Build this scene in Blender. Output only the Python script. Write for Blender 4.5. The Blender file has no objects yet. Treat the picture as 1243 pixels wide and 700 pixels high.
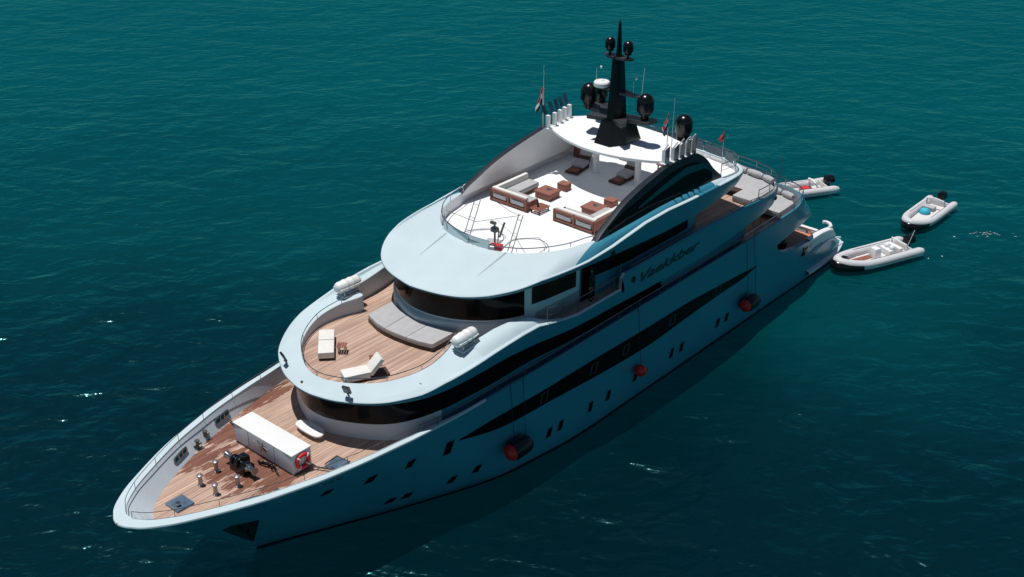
import bpy, bmesh, math, random
from mathutils import Vector, Matrix, noise
random.seed(7)
scene = bpy.context.scene
R = math.radians
# ------------------------------------------------------------------ camera
# world axes: x runs aft from the stem head, y to starboard, z up from the waterline
cam_d = bpy.data.cameras.new("camera"); cam = bpy.data.objects.new("camera", cam_d)
scene.collection.objects.link(cam); scene.camera = cam
CAM = Vector((-19.0356, -36.6783, 35.4181)); yaw, pit = R(41.16566), R(27.86637)
fv = Vector((math.cos(yaw)*math.cos(pit), math.sin(yaw)*math.cos(pit), -math.sin(pit)))
rv = Vector((math.sin(yaw), -math.cos(yaw), 0)); uv = rv.cross(fv)
mw = Matrix((rv, uv, -fv)).transposed().to_4x4(); mw.translation = CAM
cam.matrix_world = mw
cam_d.sensor_width = 36; cam_d.lens = 36*1539.44/1243; cam_d.clip_start = .5; cam_d.clip_end = 9000
# ------------------------------------------------------------------ sky, sun, exposure
SUNV = Vector((-.07, .18, 1)).normalized()
world = bpy.data.worlds.new("World"); scene.world = world; world.use_nodes = True
nt = world.node_tree; nt.nodes.clear()
sky = nt.nodes.new('ShaderNodeTexSky'); sky.sky_type = 'NISHITA'; sky.sun_disc = False
sky.sun_elevation = math.asin(SUNV.z); sky.sun_rotation = math.atan2(SUNV.x, SUNV.y)
sky.air_density = 1.0; sky.dust_density = .3; sky.ozone_density = 2.0
bg = nt.nodes.new('ShaderNodeBackground'); bg.inputs[1].default_value = .05
wo = nt.nodes.new('ShaderNodeOutputWorld')
nt.links.new(sky.outputs[0], bg.inputs[0]); nt.links.new(bg.outputs[0], wo.inputs[0])
sl = bpy.data.lights.new("sun", 'SUN'); sl.energy = 5.0; sl.angle = R(.53); sl.color = (1, .97, .93)
so = bpy.data.objects.new("sun", sl); scene.collection.objects.link(so)
so.rotation_euler = (-SUNV).to_track_quat('-Z', 'Y').to_euler()
vs = scene.view_settings; vs.view_transform = 'Standard'; vs.look = 'None'; vs.exposure = -0.35; vs.gamma = 1; vs.use_curve_mapping = False

# ------------------------------------------------------------------ materials
def nodes_of(name):
    m = bpy.data.materials.new(name); m.use_nodes = True
    n = m.node_tree.nodes; b = n['Principled BSDF']
    return m, n, m.node_tree.links, b
def noise_tex(n, l, scale, detail=3, vec=None, scl=None, rough=.5):
    t = n.new('ShaderNodeTexNoise'); t.inputs['Scale'].default_value = scale; t.inputs['Detail'].default_value = detail
    t.inputs['Roughness'].default_value = rough
    g = n.new('ShaderNodeTexCoord')
    if scl:
        mp = n.new('ShaderNodeMapping'); mp.inputs['Scale'].default_value = scl
        l.new(g.outputs['Object'], mp.inputs[0]); l.new(mp.outputs[0], t.inputs[0])
    else: l.new(g.outputs['Object'], t.inputs[0])
    return t
def ramp(n, l, src, stops):
    r = n.new('ShaderNodeValToRGB'); e = r.color_ramp.elements
    while len(e) < len(stops): e.new(.5)
    for i, (p, c) in enumerate(stops):
        e[i].position = p; e[i].color = c if len(c) == 4 else (*c, 1)
    l.new(src, r.inputs[0]); return r
def mix(n, l, a, b, fac, kind='MIX'):
    m = n.new('ShaderNodeMix'); m.data_type = 'RGBA'; m.blend_type = kind
    for i, v in ((6, a), (7, b), (0, fac)):
        if hasattr(v, 'links'): l.new(v, m.inputs[i])
        elif i == 0: m.inputs[0].default_value = v
        else: m.inputs[i].default_value = (*v, 1)
    return m.outputs[2]
def plain(name, col, rough=.5, metal=0, var=.08, scale=3, coat=0, bump=0, spec=.5, scl=None):
    m, n, l, b = nodes_of(name)
    t = noise_tex(n, l, scale, 4, scl=scl)
    lo = tuple(max(0, c*(1-var)) for c in col); hi = tuple(min(1, c*(1+var)) for c in col)
    r = ramp(n, l, t.outputs[0], [(.3, lo), (.7, hi)])
    l.new(r.outputs[0], b.inputs['Base Color'])
    b.inputs['Roughness'].default_value = rough; b.inputs['Metallic'].default_value = metal
    b.inputs['Coat Weight'].default_value = coat; b.inputs['Coat Roughness'].default_value = .08
    b.inputs['Specular IOR Level'].default_value = spec
    if bump:
        t2 = noise_tex(n, l, scale*6, 4); bp_ = n.new('ShaderNodeBump'); bp_.inputs['Strength'].default_value = bump
        bp_.inputs['Distance'].default_value = .02
        l.new(t2.outputs[0], bp_.inputs['Height']); l.new(bp_.outputs[0], b.inputs['Normal'])
    return m
M = {}
M['paint'] = plain('pale_blue_paint', (.52, .625, .665), .62, .0, .04, .6, spec=.2)
M['paintshade'] = plain('shaded_pale_paint', (.038, .215, .31), .30, .0, .06, .35, coat=.2)  # same pale paint with the shade of the sides put into its colour
M['white'] = plain('white_gelcoat', (.80, .80, .80), .45, 0, .03, .8)
M['whitedeck'] = plain('white_deck', (.82, .835, .845), .6, 0, .03, 1.5)
M['inner'] = plain('shaded_white', (.54, .605, .655), .5, 0, .05, .7)  # white with cool shade put into its colour
M['seahole'] = plain('painted_sea_view', (.0, .15, .16), .7, 0, .2, 9, spec=.05)  # flat colour for the sea seen through the open fairleads
M['fitting'] = plain('weathered_fitting', (.30, .29, .31), .35, .7, .25, 14)
def groove_shade_mat():
    # pale paint; shade in the sun deck groove is painted as a dark blue wedge
    m, n, l, b = nodes_of('groove_shade_wedge')
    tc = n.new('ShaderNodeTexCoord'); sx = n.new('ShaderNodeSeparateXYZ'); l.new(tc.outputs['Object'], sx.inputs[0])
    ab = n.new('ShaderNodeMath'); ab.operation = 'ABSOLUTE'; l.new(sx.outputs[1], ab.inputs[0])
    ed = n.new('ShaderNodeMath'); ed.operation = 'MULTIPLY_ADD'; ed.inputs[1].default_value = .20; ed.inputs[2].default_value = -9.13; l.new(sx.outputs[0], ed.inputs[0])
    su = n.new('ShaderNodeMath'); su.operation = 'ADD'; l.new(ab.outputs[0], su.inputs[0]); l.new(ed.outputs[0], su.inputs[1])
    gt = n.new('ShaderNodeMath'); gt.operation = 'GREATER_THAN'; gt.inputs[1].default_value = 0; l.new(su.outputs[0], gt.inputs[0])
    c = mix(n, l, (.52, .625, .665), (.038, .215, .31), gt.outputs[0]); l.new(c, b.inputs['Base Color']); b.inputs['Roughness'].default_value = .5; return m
M['grooveshade'] = groove_shade_mat()
M['seam'] = plain('seam_sealant', (.33, .38, .41), .6, 0, .05, 3)
M['glass'] = plain('black_glass', (.004, .004, .005), .12, 0, .2, 1.0, spec=.12)
M['brownglass'] = plain('brown_glass', (.03, .014, .009), .1, 0, .4, 1.2, spec=.3)
M['black'] = plain('black_paint', (.004, .0045, .006), .22, 0, .2, 2)
M['armgrey'] = plain('mast_arm_paint', (.035, .038, .042), .4, 0, .2, 2)
M['graphite'] = plain('graphite_paint', (.016, .022, .030), .4, 0, .1, 2, spec=.3)
M['chrome'] = plain('stainless_steel', (.42, .42, .44), .25, 1, .05, 4)
M['darksteel'] = plain('dull_steel', (.16, .15, .15), .4, .7, .2, 8)
M['cushion'] = plain('grey_cushion', (.42, .42, .43), .9, 0, .06, 3, bump=.2)
M['cushion2'] = plain('cream_cushion', (.74, .72, .68), .9, 0, .05, 3, bump=.2)
M['wicker'] = plain('brown_wicker', (.26, .10, .07), .75, 0, .3, 25, bump=.6)
M['wood'] = plain('red_teak', (.25, .09, .06), .55, 0, .25, 9, scl=(1, 6, 1))
M['redteak'] = plain('reddish_teak', (.52, .22, .15), .55, 0, .25, 5, scl=(1, 8, 1))
M['darkwood'] = plain('dark_wood', (.055, .025, .018), .55, 0, .3, 9)
M['red'] = plain('red_fabric', (.55, .02, .03), .6, 0, .1, 5)
M['redball'] = plain('red_fender', (.62, .012, .01), .35, 0, .15, 5)
M['flagwhite'] = plain('white_cloth', (.75, .74, .72), .8, 0, .05, 5)
M['flagblack'] = plain('black_cloth', (.01, .01, .012), .8, 0, .05, 5)
M['ribtube'] = plain('rib_tube', (.62, .62, .64), .5, 0, .05, 4, bump=.1)
M['ribfloor'] = plain('rib_floor', (.66, .64, .63), .6, 0, .08, 4)
M['cyan'] = plain('cyan_cover', (.03, .42, .55), .6, 0, .2, 5)
M['rope'] = plain('dark_rope', (.012, .012, .014), .8, 0, .2, 20)
M['navy'] = plain('navy_glass', (.02, .06, .10), .12, 0, .3, 2)
M['hatchblue'] = plain('hatch_glass', (.09, .14, .20), .15, 0, .3, 3)
M['skin'] = plain('skin', (.30, .17, .11), .6, 0, .1, 12)
M['namegreen'] = plain('name_green', (.002, .035, .038), .35, 0, .2, 6)
M['tealglass'] = plain('teal_tinted_glass', (.002, .085, .105), .25, 0, .3, 3, spec=.3)
M['antifoul'] = plain('antifouling', (.01, .014, .018), .6, 0, .3, 2)
M['tan'] = plain('tan_canvas', (.50, .33, .18), .8, 0, .1, 6)
M['foam'] = plain('sea_foam', (.75, .8, .8), .9, 0, .1, 6)

def teak_mat(name, wet):
    m, n, l, b = nodes_of(name)
    big = noise_tex(n, l, 1.0, 4, scl=(.5, 3.2, 1))
    fine = noise_tex(n, l, 6.0, 4, scl=(.5, 9, 1))
    plank = noise_tex(n, l, 1.0, 0, scl=(.22, 14, 1))
    c1 = ramp(n, l, big.outputs[0], [(.25, (.44, .285, .215)), (.55, (.55, .38, .295)), (.8, (.64, .47, .38))])
    c2 = mix(n, l, c1.outputs[0], (.20, .10, .065), 0)
    f = ramp(n, l, plank.outputs[0], [(.3, (.72, .72, .72)), (.7, (1.12, 1.1, 1.08))])
    c3 = mix(n, l, c1.outputs[0], f.outputs[0], 1.0, 'MULTIPLY')
    g = ramp(n, l, fine.outputs[0], [(.3, (.80, .80, .80)), (.7, (1.06, 1.06, 1.06))])
    c4 = mix(n, l, c3, g.outputs[0], .8, 'MULTIPLY')
    # caulking seams between planks
    tc = n.new('ShaderNodeTexCoord'); sx = n.new('ShaderNodeSeparateXYZ'); l.new(tc.outputs['Object'], sx.inputs[0])
    ma = n.new('ShaderNodeMath'); ma.operation = 'MULTIPLY'; ma.inputs[1].default_value = 7.0; l.new(sx.outputs[1], ma.inputs[0])
    fr = n.new('ShaderNodeMath'); fr.operation = 'FRACT'; l.new(ma.outputs[0], fr.inputs[0])
    seam = ramp(n, l, fr.outputs[0], [(.0, (1, 1, 1)), (.08, (1, 1, 1)), (.14, (0, 0, 0)), (1, (0, 0, 0))])
    c5 = mix(n, l, c4, (.07, .045, .035), seam.outputs[0])
    c5 = mix(n, l, c4, c5, .55)
    if wet:
        # wet rusty run-off round the windlass and along the starboard waterway
        w1 = noise_tex(n, l, 1.0, 5, scl=(.7, 3.6, 1), rough=.72)
        def blob(cx, cy, rx, ry):
            a = n.new('ShaderNodeVectorMath'); a.operation = 'SUBTRACT'; a.inputs[1].default_value = (cx, cy, 4.2); l.new(tc.outputs['Object'], a.inputs[0])
            s = n.new('ShaderNodeVectorMath'); s.operation = 'MULTIPLY'; s.inputs[1].default_value = (1/rx, 1/ry, 0); l.new(a.outputs[0], s.inputs[0])
            le = n.new('ShaderNodeVectorMath'); le.operation = 'LENGTH'; l.new(s.outputs[0], le.inputs[0]); return le.outputs['Value']
        mn = None
        for q in ((6.2, .1, 2.1, 2.1), (5.4, 1.9, 1.6, .8), (7.2, 2.6, 1.6, .7), (9.6, 3.6, 3.0, .5), (6.6, -1.5, 1.6, 1.0)):
            v = blob(*q)
            if mn is None: mn = v
            else:
                k = n.new('ShaderNodeMath'); k.operation = 'MINIMUM'; l.new(mn, k.inputs[0]); l.new(v, k.inputs[1]); mn = k.outputs[0]
        k = n.new('ShaderNodeMath'); k.operation = 'MULTIPLY_ADD'; k.inputs[1].default_value = 3.2; l.new(w1.outputs[0], k.inputs[0])
        k2 = n.new('ShaderNodeMath'); k2.operation = 'MULTIPLY'; k2.inputs[1].default_value = -1.0; l.new(mn, k2.inputs[0]); l.new(k2.outputs[0], k.inputs[2])
        wr = ramp(n, l, k.outputs[0], [(.84, (0, 0, 0)), (.90, (.85, .85, .85))])
        c5 = mix(n, l, c5, mix(n, l, c5, (.36, .17, .12), 1.0, 'MULTIPLY'), wr.outputs[0])
        rr = ramp(n, l, wr.outputs[0], [(0, (.75, .75, .75)), (1, (.3, .3, .3))]); l.new(rr.outputs[0], b.inputs['Roughness'])
    else: b.inputs['Roughness'].default_value = .72
    l.new(c5, b.inputs['Base Color'])
    return m
M['teak'] = teak_mat('teak_planks', False); M['teakwet'] = teak_mat('weathered_wet_teak', True)

def water_mat():
    """rippled surface (Fresnel reflection over clear water) round a teal scattering volume: shade by the ship comes from sun blocked in the water and a darker body colour"""
    m = bpy.data.materials.new('sea_water'); m.use_nodes = True
    n = m.node_tree.nodes; l = m.node_tree.links; n.clear()
    out = n.new('ShaderNodeOutputMaterial')
    prev = None
    for sc, st, scl, det in WAVES:
        g = n.new('ShaderNodeTexCoord'); m0 = n.new('ShaderNodeMapping'); m0.inputs['Rotation'].default_value = (0, 0, R(44 + 9*math.sin(sc*5)))
        mp = n.new('ShaderNodeMapping'); mp.inputs['Scale'].default_value = scl
        l.new(g.outputs['Object'], m0.inputs[0]); l.new(m0.outputs[0], mp.inputs[0])
        tx = n.new('ShaderNodeTexNoise'); tx.inputs['Scale'].default_value = sc; tx.inputs['Detail'].default_value = det
        tx.inputs['Distortion'].default_value = .6
        l.new(mp.outputs[0], tx.inputs[0])
        bu = n.new('ShaderNodeBump'); bu.inputs['Strength'].default_value = st; bu.inputs['Distance'].default_value = .5/sc**.8
        l.new(tx.outputs[0], bu.inputs['Height'])
        if prev: l.new(prev, bu.inputs['Normal'])
        prev = bu.outputs[0]
    tr = n.new('ShaderNodeBsdfTransparent'); gl = n.new('ShaderNodeBsdfGlossy'); gl.inputs['Roughness'].default_value = .19
    pt0 = noise_tex(n, l, .022, 3); pr0 = ramp(n, l, pt0.outputs[0], [(.3, (.04, .70, .78)), (.7, (.06, 1, 1))])
    fr = n.new('ShaderNodeFresnel'); fr.inputs['IOR'].default_value = WIOR
    l.new(prev, gl.inputs['Normal']); l.new(prev, fr.inputs['Normal'])
    fz = ramp(n, l, fr.outputs[0], [(.05, (1, 1, 1)), (.16, (0, 0, 0))]); gc = mix(n, l, pr0.outputs[0], (.28, .85, .9), fz.outputs[0]); l.new(gc, gl.inputs['Color'])
    # ripples also tilt the way light enters the water: a little body colour at the surface carries them
    df = n.new('ShaderNodeBsdfDiffuse'); l.new(prev, df.inputs['Normal'])
    # far sky sheen and the ship's dark reflection are put into the body colour
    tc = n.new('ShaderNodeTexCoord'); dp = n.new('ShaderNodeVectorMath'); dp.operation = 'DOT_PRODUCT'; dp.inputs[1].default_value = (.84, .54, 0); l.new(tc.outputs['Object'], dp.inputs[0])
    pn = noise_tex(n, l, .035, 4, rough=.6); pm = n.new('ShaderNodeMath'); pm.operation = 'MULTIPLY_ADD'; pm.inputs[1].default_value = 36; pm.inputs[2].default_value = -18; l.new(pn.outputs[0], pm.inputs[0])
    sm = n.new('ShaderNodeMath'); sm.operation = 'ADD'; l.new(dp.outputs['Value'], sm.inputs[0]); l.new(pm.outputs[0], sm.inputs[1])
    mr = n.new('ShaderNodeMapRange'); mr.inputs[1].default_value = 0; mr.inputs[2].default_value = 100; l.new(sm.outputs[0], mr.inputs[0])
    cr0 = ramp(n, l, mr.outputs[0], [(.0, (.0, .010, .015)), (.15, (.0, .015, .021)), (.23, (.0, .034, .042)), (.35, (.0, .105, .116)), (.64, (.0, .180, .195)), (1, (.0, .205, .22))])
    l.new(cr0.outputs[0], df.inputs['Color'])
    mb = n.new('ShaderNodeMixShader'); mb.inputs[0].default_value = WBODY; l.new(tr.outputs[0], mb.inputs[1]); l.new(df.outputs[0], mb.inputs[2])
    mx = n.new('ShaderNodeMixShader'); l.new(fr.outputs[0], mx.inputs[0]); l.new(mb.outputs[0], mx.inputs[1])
    g2 = n.new('ShaderNodeBsdfGlossy'); g2.inputs['Roughness'].default_value = .05; g2.inputs['Color'].default_value = (1, 1, 1, 1); l.new(prev, g2.inputs['Normal'])
    gm = n.new('ShaderNodeMixShader'); gm.inputs[0].default_value = .05; l.new(gl.outputs[0], gm.inputs[1]); l.new(g2.outputs[0], gm.inputs[2]); l.new(gm.outputs[0], mx.inputs[2])
    l.new(mx.outputs[0], out.inputs[0])
    sca = n.new('ShaderNodeVolumeScatter'); sca.inputs['Color'].default_value = (.0, .023, .032, 1); sca.inputs['Density'].default_value = .05; sca.inputs['Anisotropy'].default_value = 0
    ab = n.new('ShaderNodeVolumeAbsorption'); ab.inputs['Color'].default_value = (.0, .55, .60, 1); ab.inputs['Density'].default_value = .02
    ad = n.new('ShaderNodeAddShader'); l.new(sca.outputs[0], ad.inputs[0]); l.new(ab.outputs[0], ad.inputs[1]); l.new(ad.outputs[0], out.inputs[1])
    return m
WAVES = ((.10, .20, (1, 1.5, 1), 2), (.33, .30, (1, 1.6, 1), 2), (.75, .28, (1, 1.5, 1), 3), (3.0, .07, (1, 1.2, 1), 2)); WBODY = .30; WIOR = 1.50
M['water'] = water_mat()

# ------------------------------------------------------------------ helpers
SPLIT = {k: k for k in ('hull_window_band', 'side_window_band', 'rubbing_strake', 'fairlead_plate', 'stern_cap', 'wind_panel', 'coaming_cap', 'gps_antenna', 'radome_pedestal', 'deck_cleat', 'side_vent', 'side_bulwark', 'door_seam', 'back_panel', 'painted_slope_light', 'deck_pipe', 'opening_frame', 'windlass_drum', 'rubbing_strip', 'grab_line')}
SPLIT['table_legs'] = 'leg'; SPLIT['radome_pedestal'] = 'radome_pedestal'
def loose(me):
    """one mesh per connected piece"""
    n = len(me.vertices); par = list(range(n))
    def fd(a):
        while par[a] != a: par[a] = par[par[a]]; a = par[a]
        return a
    for e in me.edges:
        a, b = fd(e.vertices[0]), fd(e.vertices[1])
        if a != b: par[a] = b
    comp = {}
    for v in range(n): comp.setdefault(fd(v), []).append(v)
    out = []
    for vs_ in comp.values():
        keep = set(vs_); q = me.copy(); bm = bmesh.new(); bm.from_mesh(q); bm.verts.ensure_lookup_table()
        bmesh.ops.delete(bm, geom=[v for v in bm.verts if v.index not in keep], context='VERTS'); bm.to_mesh(q); bm.free(); out.append(q)
    return out
class MB:
    def __init__(s, smooth=30): s.v = []; s.f = []; s.mi = []; s.cur = 0; s.smooth = smooth
    def V(s, p): s.v.append(tuple(p)); return len(s.v)-1
    def F(s, *i): s.f.append(tuple(i)); s.mi.append(s.cur)
    def box(s, c, d, rz=0, ry=0, rx=0, taper=1.0):
        m = Matrix.Rotation(rz, 3, 'Z') @ Matrix.Rotation(ry, 3, 'Y') @ Matrix.Rotation(rx, 3, 'X')
        b = len(s.v)
        for z in (-1, 1):
            k = taper if z > 0 else 1
            for x, y in ((-1, -1), (1, -1), (1, 1), (-1, 1)):
                s.V(Vector(c)+m @ Vector((x*d[0]/2*k, y*d[1]/2*k, z*d[2]/2)))
        for f in ((3, 2, 1, 0), (4, 5, 6, 7), (0, 1, 5, 4), (1, 2, 6, 5), (2, 3, 7, 6), (3, 0, 4, 7)): s.F(*[b+i for i in f])
        return s
    def rings(s, rs, cap0=True, cap1=True, closed=True):
        n = len(rs[0]); b = len(s.v)
        for r in rs:
            for p in r: s.V(p)
        for i in range(len(rs)-1):
            for j in range(n if closed else n-1):
                k = (j+1) % n
                s.F(b+i*n+j, b+i*n+k, b+(i+1)*n+k, b+(i+1)*n+j)
        if closed and cap0: s.F(*[b+j for j in reversed(range(n))])
        if closed and cap1: s.F(*[b+(len(rs)-1)*n+j for j in range(n)])
        return s
    def tube(s, path, r, seg=6, closed=False):
        P = [Vector(p) for p in path]; rs = []; n = len(P); prev = None
        for i, p in enumerate(P):
            if closed: t = (P[(i+1) % n]-P[i-1])
            else: t = (P[min(i+1, n-1)]-P[max(i-1, 0)])
            t = t.normalized()
            up = Vector((0, 0, 1)) if abs(t.z) < .95 else Vector((1, 0, 0))
            if prev is not None:
                a = (prev - t*prev.dot(t))
                a = a.normalized() if a.length > 1e-4 else t.cross(up).normalized()
            else: a = t.cross(up).normalized()
            prev = a; b_ = t.cross(a); rr = r[i] if isinstance(r, (list, tuple)) else r
            rs.append([p+a*math.cos(2*math.pi*k/seg)*rr+b_*math.sin(2*math.pi*k/seg)*rr for k in range(seg)])
        if closed: rs.append(rs[0]); s.rings(rs, False, False)
        else: s.rings(rs)
        return s
    def lathe(s, c, prof, seg=20, axis='Z', rot=None):
        rs = []
        for r, z in prof:
            ring = []
            for k in range(seg):
                a = 2*math.pi*k/seg; p = Vector((r*math.cos(a), r*math.sin(a), z))
                if axis == 'X': p = Vector((z, p.x, p.y))
                if axis == 'Y': p = Vector((p.y, z, p.x))
                if rot: p = rot @ p
                ring.append(Vector(c)+p)
            rs.append(ring)
        return s.rings(rs)
    def prism(s, pts, z0, z1, cap=True):
        return s.rings([[(x, y, z0) for x, y in pts], [(x, y, z1) for x, y in pts]], cap, cap)
    def prism_xz(s, pts, y0, y1, f=None):
        f = f or (lambda p, y: (p[0], y, p[1]))
        return s.rings([[f(p, y0) for p in pts], [f(p, y1) for p in pts]])
    def build(s, name, mat, parent=None, bevel=0):
        me = bpy.data.meshes.new(name); me.from_pydata(s.v, [], s.f)
        for mm in (mat if isinstance(mat, (list, tuple)) else [mat]): me.materials.append(M[mm] if isinstance(mm, str) else mm)
        for p, i in zip(me.polygons, s.mi): p.material_index = i
        me.update()
        bm = bmesh.new(); bm.from_mesh(me); bmesh.ops.remove_doubles(bm, verts=bm.verts, dist=.0006)
        bmesh.ops.recalc_face_normals(bm, faces=bm.faces)
        if bevel:
            es = [e for e in bm.edges if len(e.link_faces) == 2 and e.calc_face_angle(0) > R(35)]
            bmesh.ops.bevel(bm, geom=es, offset=bevel, segments=2, profile=.6, affect='EDGES', clamp_overlap=True)
        bm.to_mesh(me); bm.free()
        if s.smooth:
            me.polygons.foreach_set('use_smooth', [True]*len(me.polygons)); me.set_sharp_from_angle(angle=R(s.smooth))
        if name in SPLIT:
            me_list = loose(me)
            os_ = []
            for q in me_list:
                o = bpy.data.objects.new(SPLIT[name], q); q.name = SPLIT[name]; scene.collection.objects.link(o); os_.append(o)
                if parent: o.parent = parent
            return os_[0]
        o = bpy.data.objects.new(name, me); scene.collection.objects.link(o)
        if parent: o.parent = parent
        return o
def tag(o, label=None, cat=None, group=None, kind=None):
    if label: o['label'] = label
    if cat: o['category'] = cat
    if group: o['group'] = group
    if kind: o['kind'] = kind
    return o
def empty(name, loc, rz=0, **k):
    o = bpy.data.objects.new(name, None); scene.collection.objects.link(o); o.location = loc; o.rotation_euler = (0, 0, rz)
    o.empty_display_size = .2
    return tag(o, **k)
def copy_tree(o, parent=None):
    c = o.copy(); scene.collection.objects.link(c); c.parent = parent
    for ch in [x for x in o.children]: copy_tree(ch, c)
    return c
def lin(T, x):
    if x <= T[0][0]: return T[0][1]
    for (a, b), (c, d) in zip(T, T[1:]):
        if x <= c: return b+(d-b)*(x-a)/(c-a)
    return T[-1][1]
def smooth(T, x):
    n = len(T)
    if x <= T[0][0]: return T[0][1]
    if x >= T[-1][0]: return T[-1][1]
    for i in range(n-1):
        if x <= T[i+1][0]:
            x0, y0 = T[i]; x1, y1 = T[i+1]; h = x1-x0; t = (x-x0)/h
            m0 = (y1-T[i-1][1])/(x1-T[i-1][0]) if i > 0 else (y1-y0)/h
            m1 = (T[i+2][1]-y0)/(T[i+2][0]-x0) if i+2 < n else (y1-y0)/h
            return (2*t**3-3*t*t+1)*y0+(t**3-2*t*t+t)*h*m0+(-2*t**3+3*t*t)*y1+(t**3-t*t)*h*m1
def resample(rows, k=5, xy=((0, 1),)):
    """rows of numbers -> smooth rows (Catmull-Rom on plan columns, linear on the rest)"""
    out = []; n = len(rows); cols = [c for p in xy for c in p]
    for i in range(n-1):
        a, b = rows[i], rows[i+1]; p = rows[max(i-1, 0)]; q = rows[min(i+2, n-1)]
        for j in range(k):
            t = j/k; r = []
            for c in range(len(a)):
                if c in cols:
                    r.append(.5*((2*a[c])+(-p[c]+b[c])*t+(2*p[c]-5*a[c]+4*b[c]-q[c])*t*t+(-p[c]+3*a[c]-3*b[c]+q[c])*t**3))
                else: r.append(a[c]+(b[c]-a[c])*t)
            out.append(r)
    out.append(list(rows[-1])); return out
def plan(pts, k=5):
    """half outline (bow centre -> stern centre, y>=0) -> closed smooth outline, both sides"""
    h = resample([list(p) for p in pts], k)
    return [(x, y) for x, y in h]+[(x, -y) for x, y in reversed(h) if y > 1e-4]

# ------------------------------------------------------------------ sea
w = MB(0); S = 4000
w.box((0, 0, -60), (2*S, 2*S, 120))
tag(w.build('sea', 'water'), kind='structure')

# ------------------------------------------------------------------ yacht: hull form
XS = [(-1, 7.0), (0, 6.2), (1.5, 4.65), (2.65, 3.07), (3.77, 1.54), (4.9, .05), (6, -1.2)]
BW = [(0, 0), (1.4, .62), (2.95, 1.35), (6.5, 2.92), (10.4, 4.39), (12.9, 4.82), (15.6, 5.12), (20, 5.15), (60, 5.15)]
BD = [(0, 0), (.08, .3), (.25, .58), (.45, .87), (.85, 1.22), (1.5, 1.66), (2.4, 2.12), (3.5, 2.63), (4.6, 3.07), (5.9, 3.47), (7.0, 3.78), (9, 4.17), (10.3, 4.35), (12, 4.58), (13.8, 4.82), (16, 5.0), (19, 5.15), (60, 5.15)]
def hb(x, z):
    d = x-lin(XS, z)
    if d <= 0: return 0.
    q = max(0, min(1, z/4.9))**1.25
    return (1-q)*smooth(BW, d)+q*smooth(BD, d)
ZT = [(0, 4.9), (11.5, 4.9), (14, 5.02), (17, 5.18), (36, 5.18), (41, 5.3), (60, 5.3)]
yacht = empty('motor_yacht', (0, 0, 0), label='long pale blue superyacht with teak decks, black windows and black mast', cat='yacht')
XE = 40.0
# hull shell
h = MB(40); NX, NZ = 110, 16
for sgn in (-1, 1):
    b0 = len(h.v)
    for i in range(NX+1):
        s_ = (i/NX)**1.7
        for j in range(NZ+1):
            zt = lin(ZT, s_*XE); z = -.25+(zt+.25)*j/NZ
            xs = lin(XS, z); x = xs+(XE-xs)*s_
            y = hb(x, z) if i else 0
            if j < 1: y *= .9
            h.V((x, sgn*y, z))
    for i in range(NX):
        for j in range(NZ):
            a = b0+i*(NZ+1)+j; h.F(a, a+1, a+NZ+2, a+NZ+1)
h.build('hull', 'paintshade', yacht)
# dark boot stripe at the waterline
def strip_on(f, xs_, z0, z1, off=.012, sides=(-1,), nz=3, mb=None):
    mb = mb or MB(40)
    for sg in sides:
        b0 = len(mb.v)
        for x in xs_:
            for j in range(nz+1):
                z = z0(x)+(z1(x)-z0(x))*j/nz; mb.V((x, sg*(f(x, z)+off), z))
        for i in range(len(xs_)-1):
            for j in range(nz):
                a = b0+i*(nz+1)+j; mb.F(a, a+1, a+nz+2, a+nz+1)
    return mb
def frange(a, b, n): return [a+(b-a)*i/n for i in range(n+1)]
strip_on(hb, [6.2+(48.3-6.2)*(i/90)**1.3 for i in range(91)], lambda x: -.10, lambda x: .05, .010, (-1, 1)).build('boot_stripe', 'antifoul', yacht)
# bow cap rail, inner bulwark, fore deck
def inner_hb(x, z): return max(0, hb(x-.42, z)-.20)
o_pts, i_pts = [], []
N = 70
for i in range(N+1):
    s_ = (i/N)**1.8; xo = .05+(15.5-.05)*s_; xi = .60+(15.5-.60)*s_
    wcap = 1 if xi < 11 else max(.35, 1-(xi-11)/3.5*.65)
    yo = hb(xo, 4.9); yi = max(0, yo-(yo-inner_hb(xi, 4.9))*wcap) if i else 0
    o_pts.append((xo, yo)); i_pts.append((xi, yi))
cp = MB(35); bw_ = MB(40)
for sg in (-1, 1):
    prof = []
    for (xo, yo), (xi, yi) in zip(o_pts, i_pts):
        zt = lin(ZT, xo)
        prof.append([(xo+.02, sg*max(0, yo-.02), zt-.10), (xo-.02, sg*(yo+.03), zt-.02), (xo, sg*(yo+.02), zt+.03), (xo+(xi-xo)*.15, sg*(yo+(yi-yo)*.15), zt+.05), (xi, sg*yi, zt+.05), (xi+.02, sg*max(0, yi-.02), zt-.06)])
    cp.rings(prof, False, False, closed=False)
    pr = []
    for (xi, yi) in i_pts:
        zt = lin(ZT, xi); col = []
        for j in range(5):
            z = 4.15+(zt+.0-4.15)*j/4
            f = (zt-z)/(zt-4.15)
            yb = min(yi, inner_hb(xi, z) if xi < 12 else yi-.06*f)
            col.append((xi+.35*f*max(0, 1-xi/3), sg*max(0, yb), z))
        pr.append(col)
    bw_.rings(pr, False, False, closed=False)
cp.build('cap_rail', 'paint', yacht)
bw_.build('bulwark', 'inner', yacht)
dk = MB(0)
dp = [(x, max(0.0, inner_hb(x, 4.5)-.02)) for x in [.75, .9, 1.1, 1.4, 1.8, 2.4, 3, 4, 5, 6, 7, 8, 9, 10, 11, 12, 13]]+[(15, 4.7), (20, 4.95), (30, 5.0), (39.8, 5.0), (42, 4.9), (43.3, 4.5), (44, 3.6), (44.3, 2), (44.4, 0)]
pl = dp+[(x, -y) for x, y in reversed(dp) if y > 0]
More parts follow.
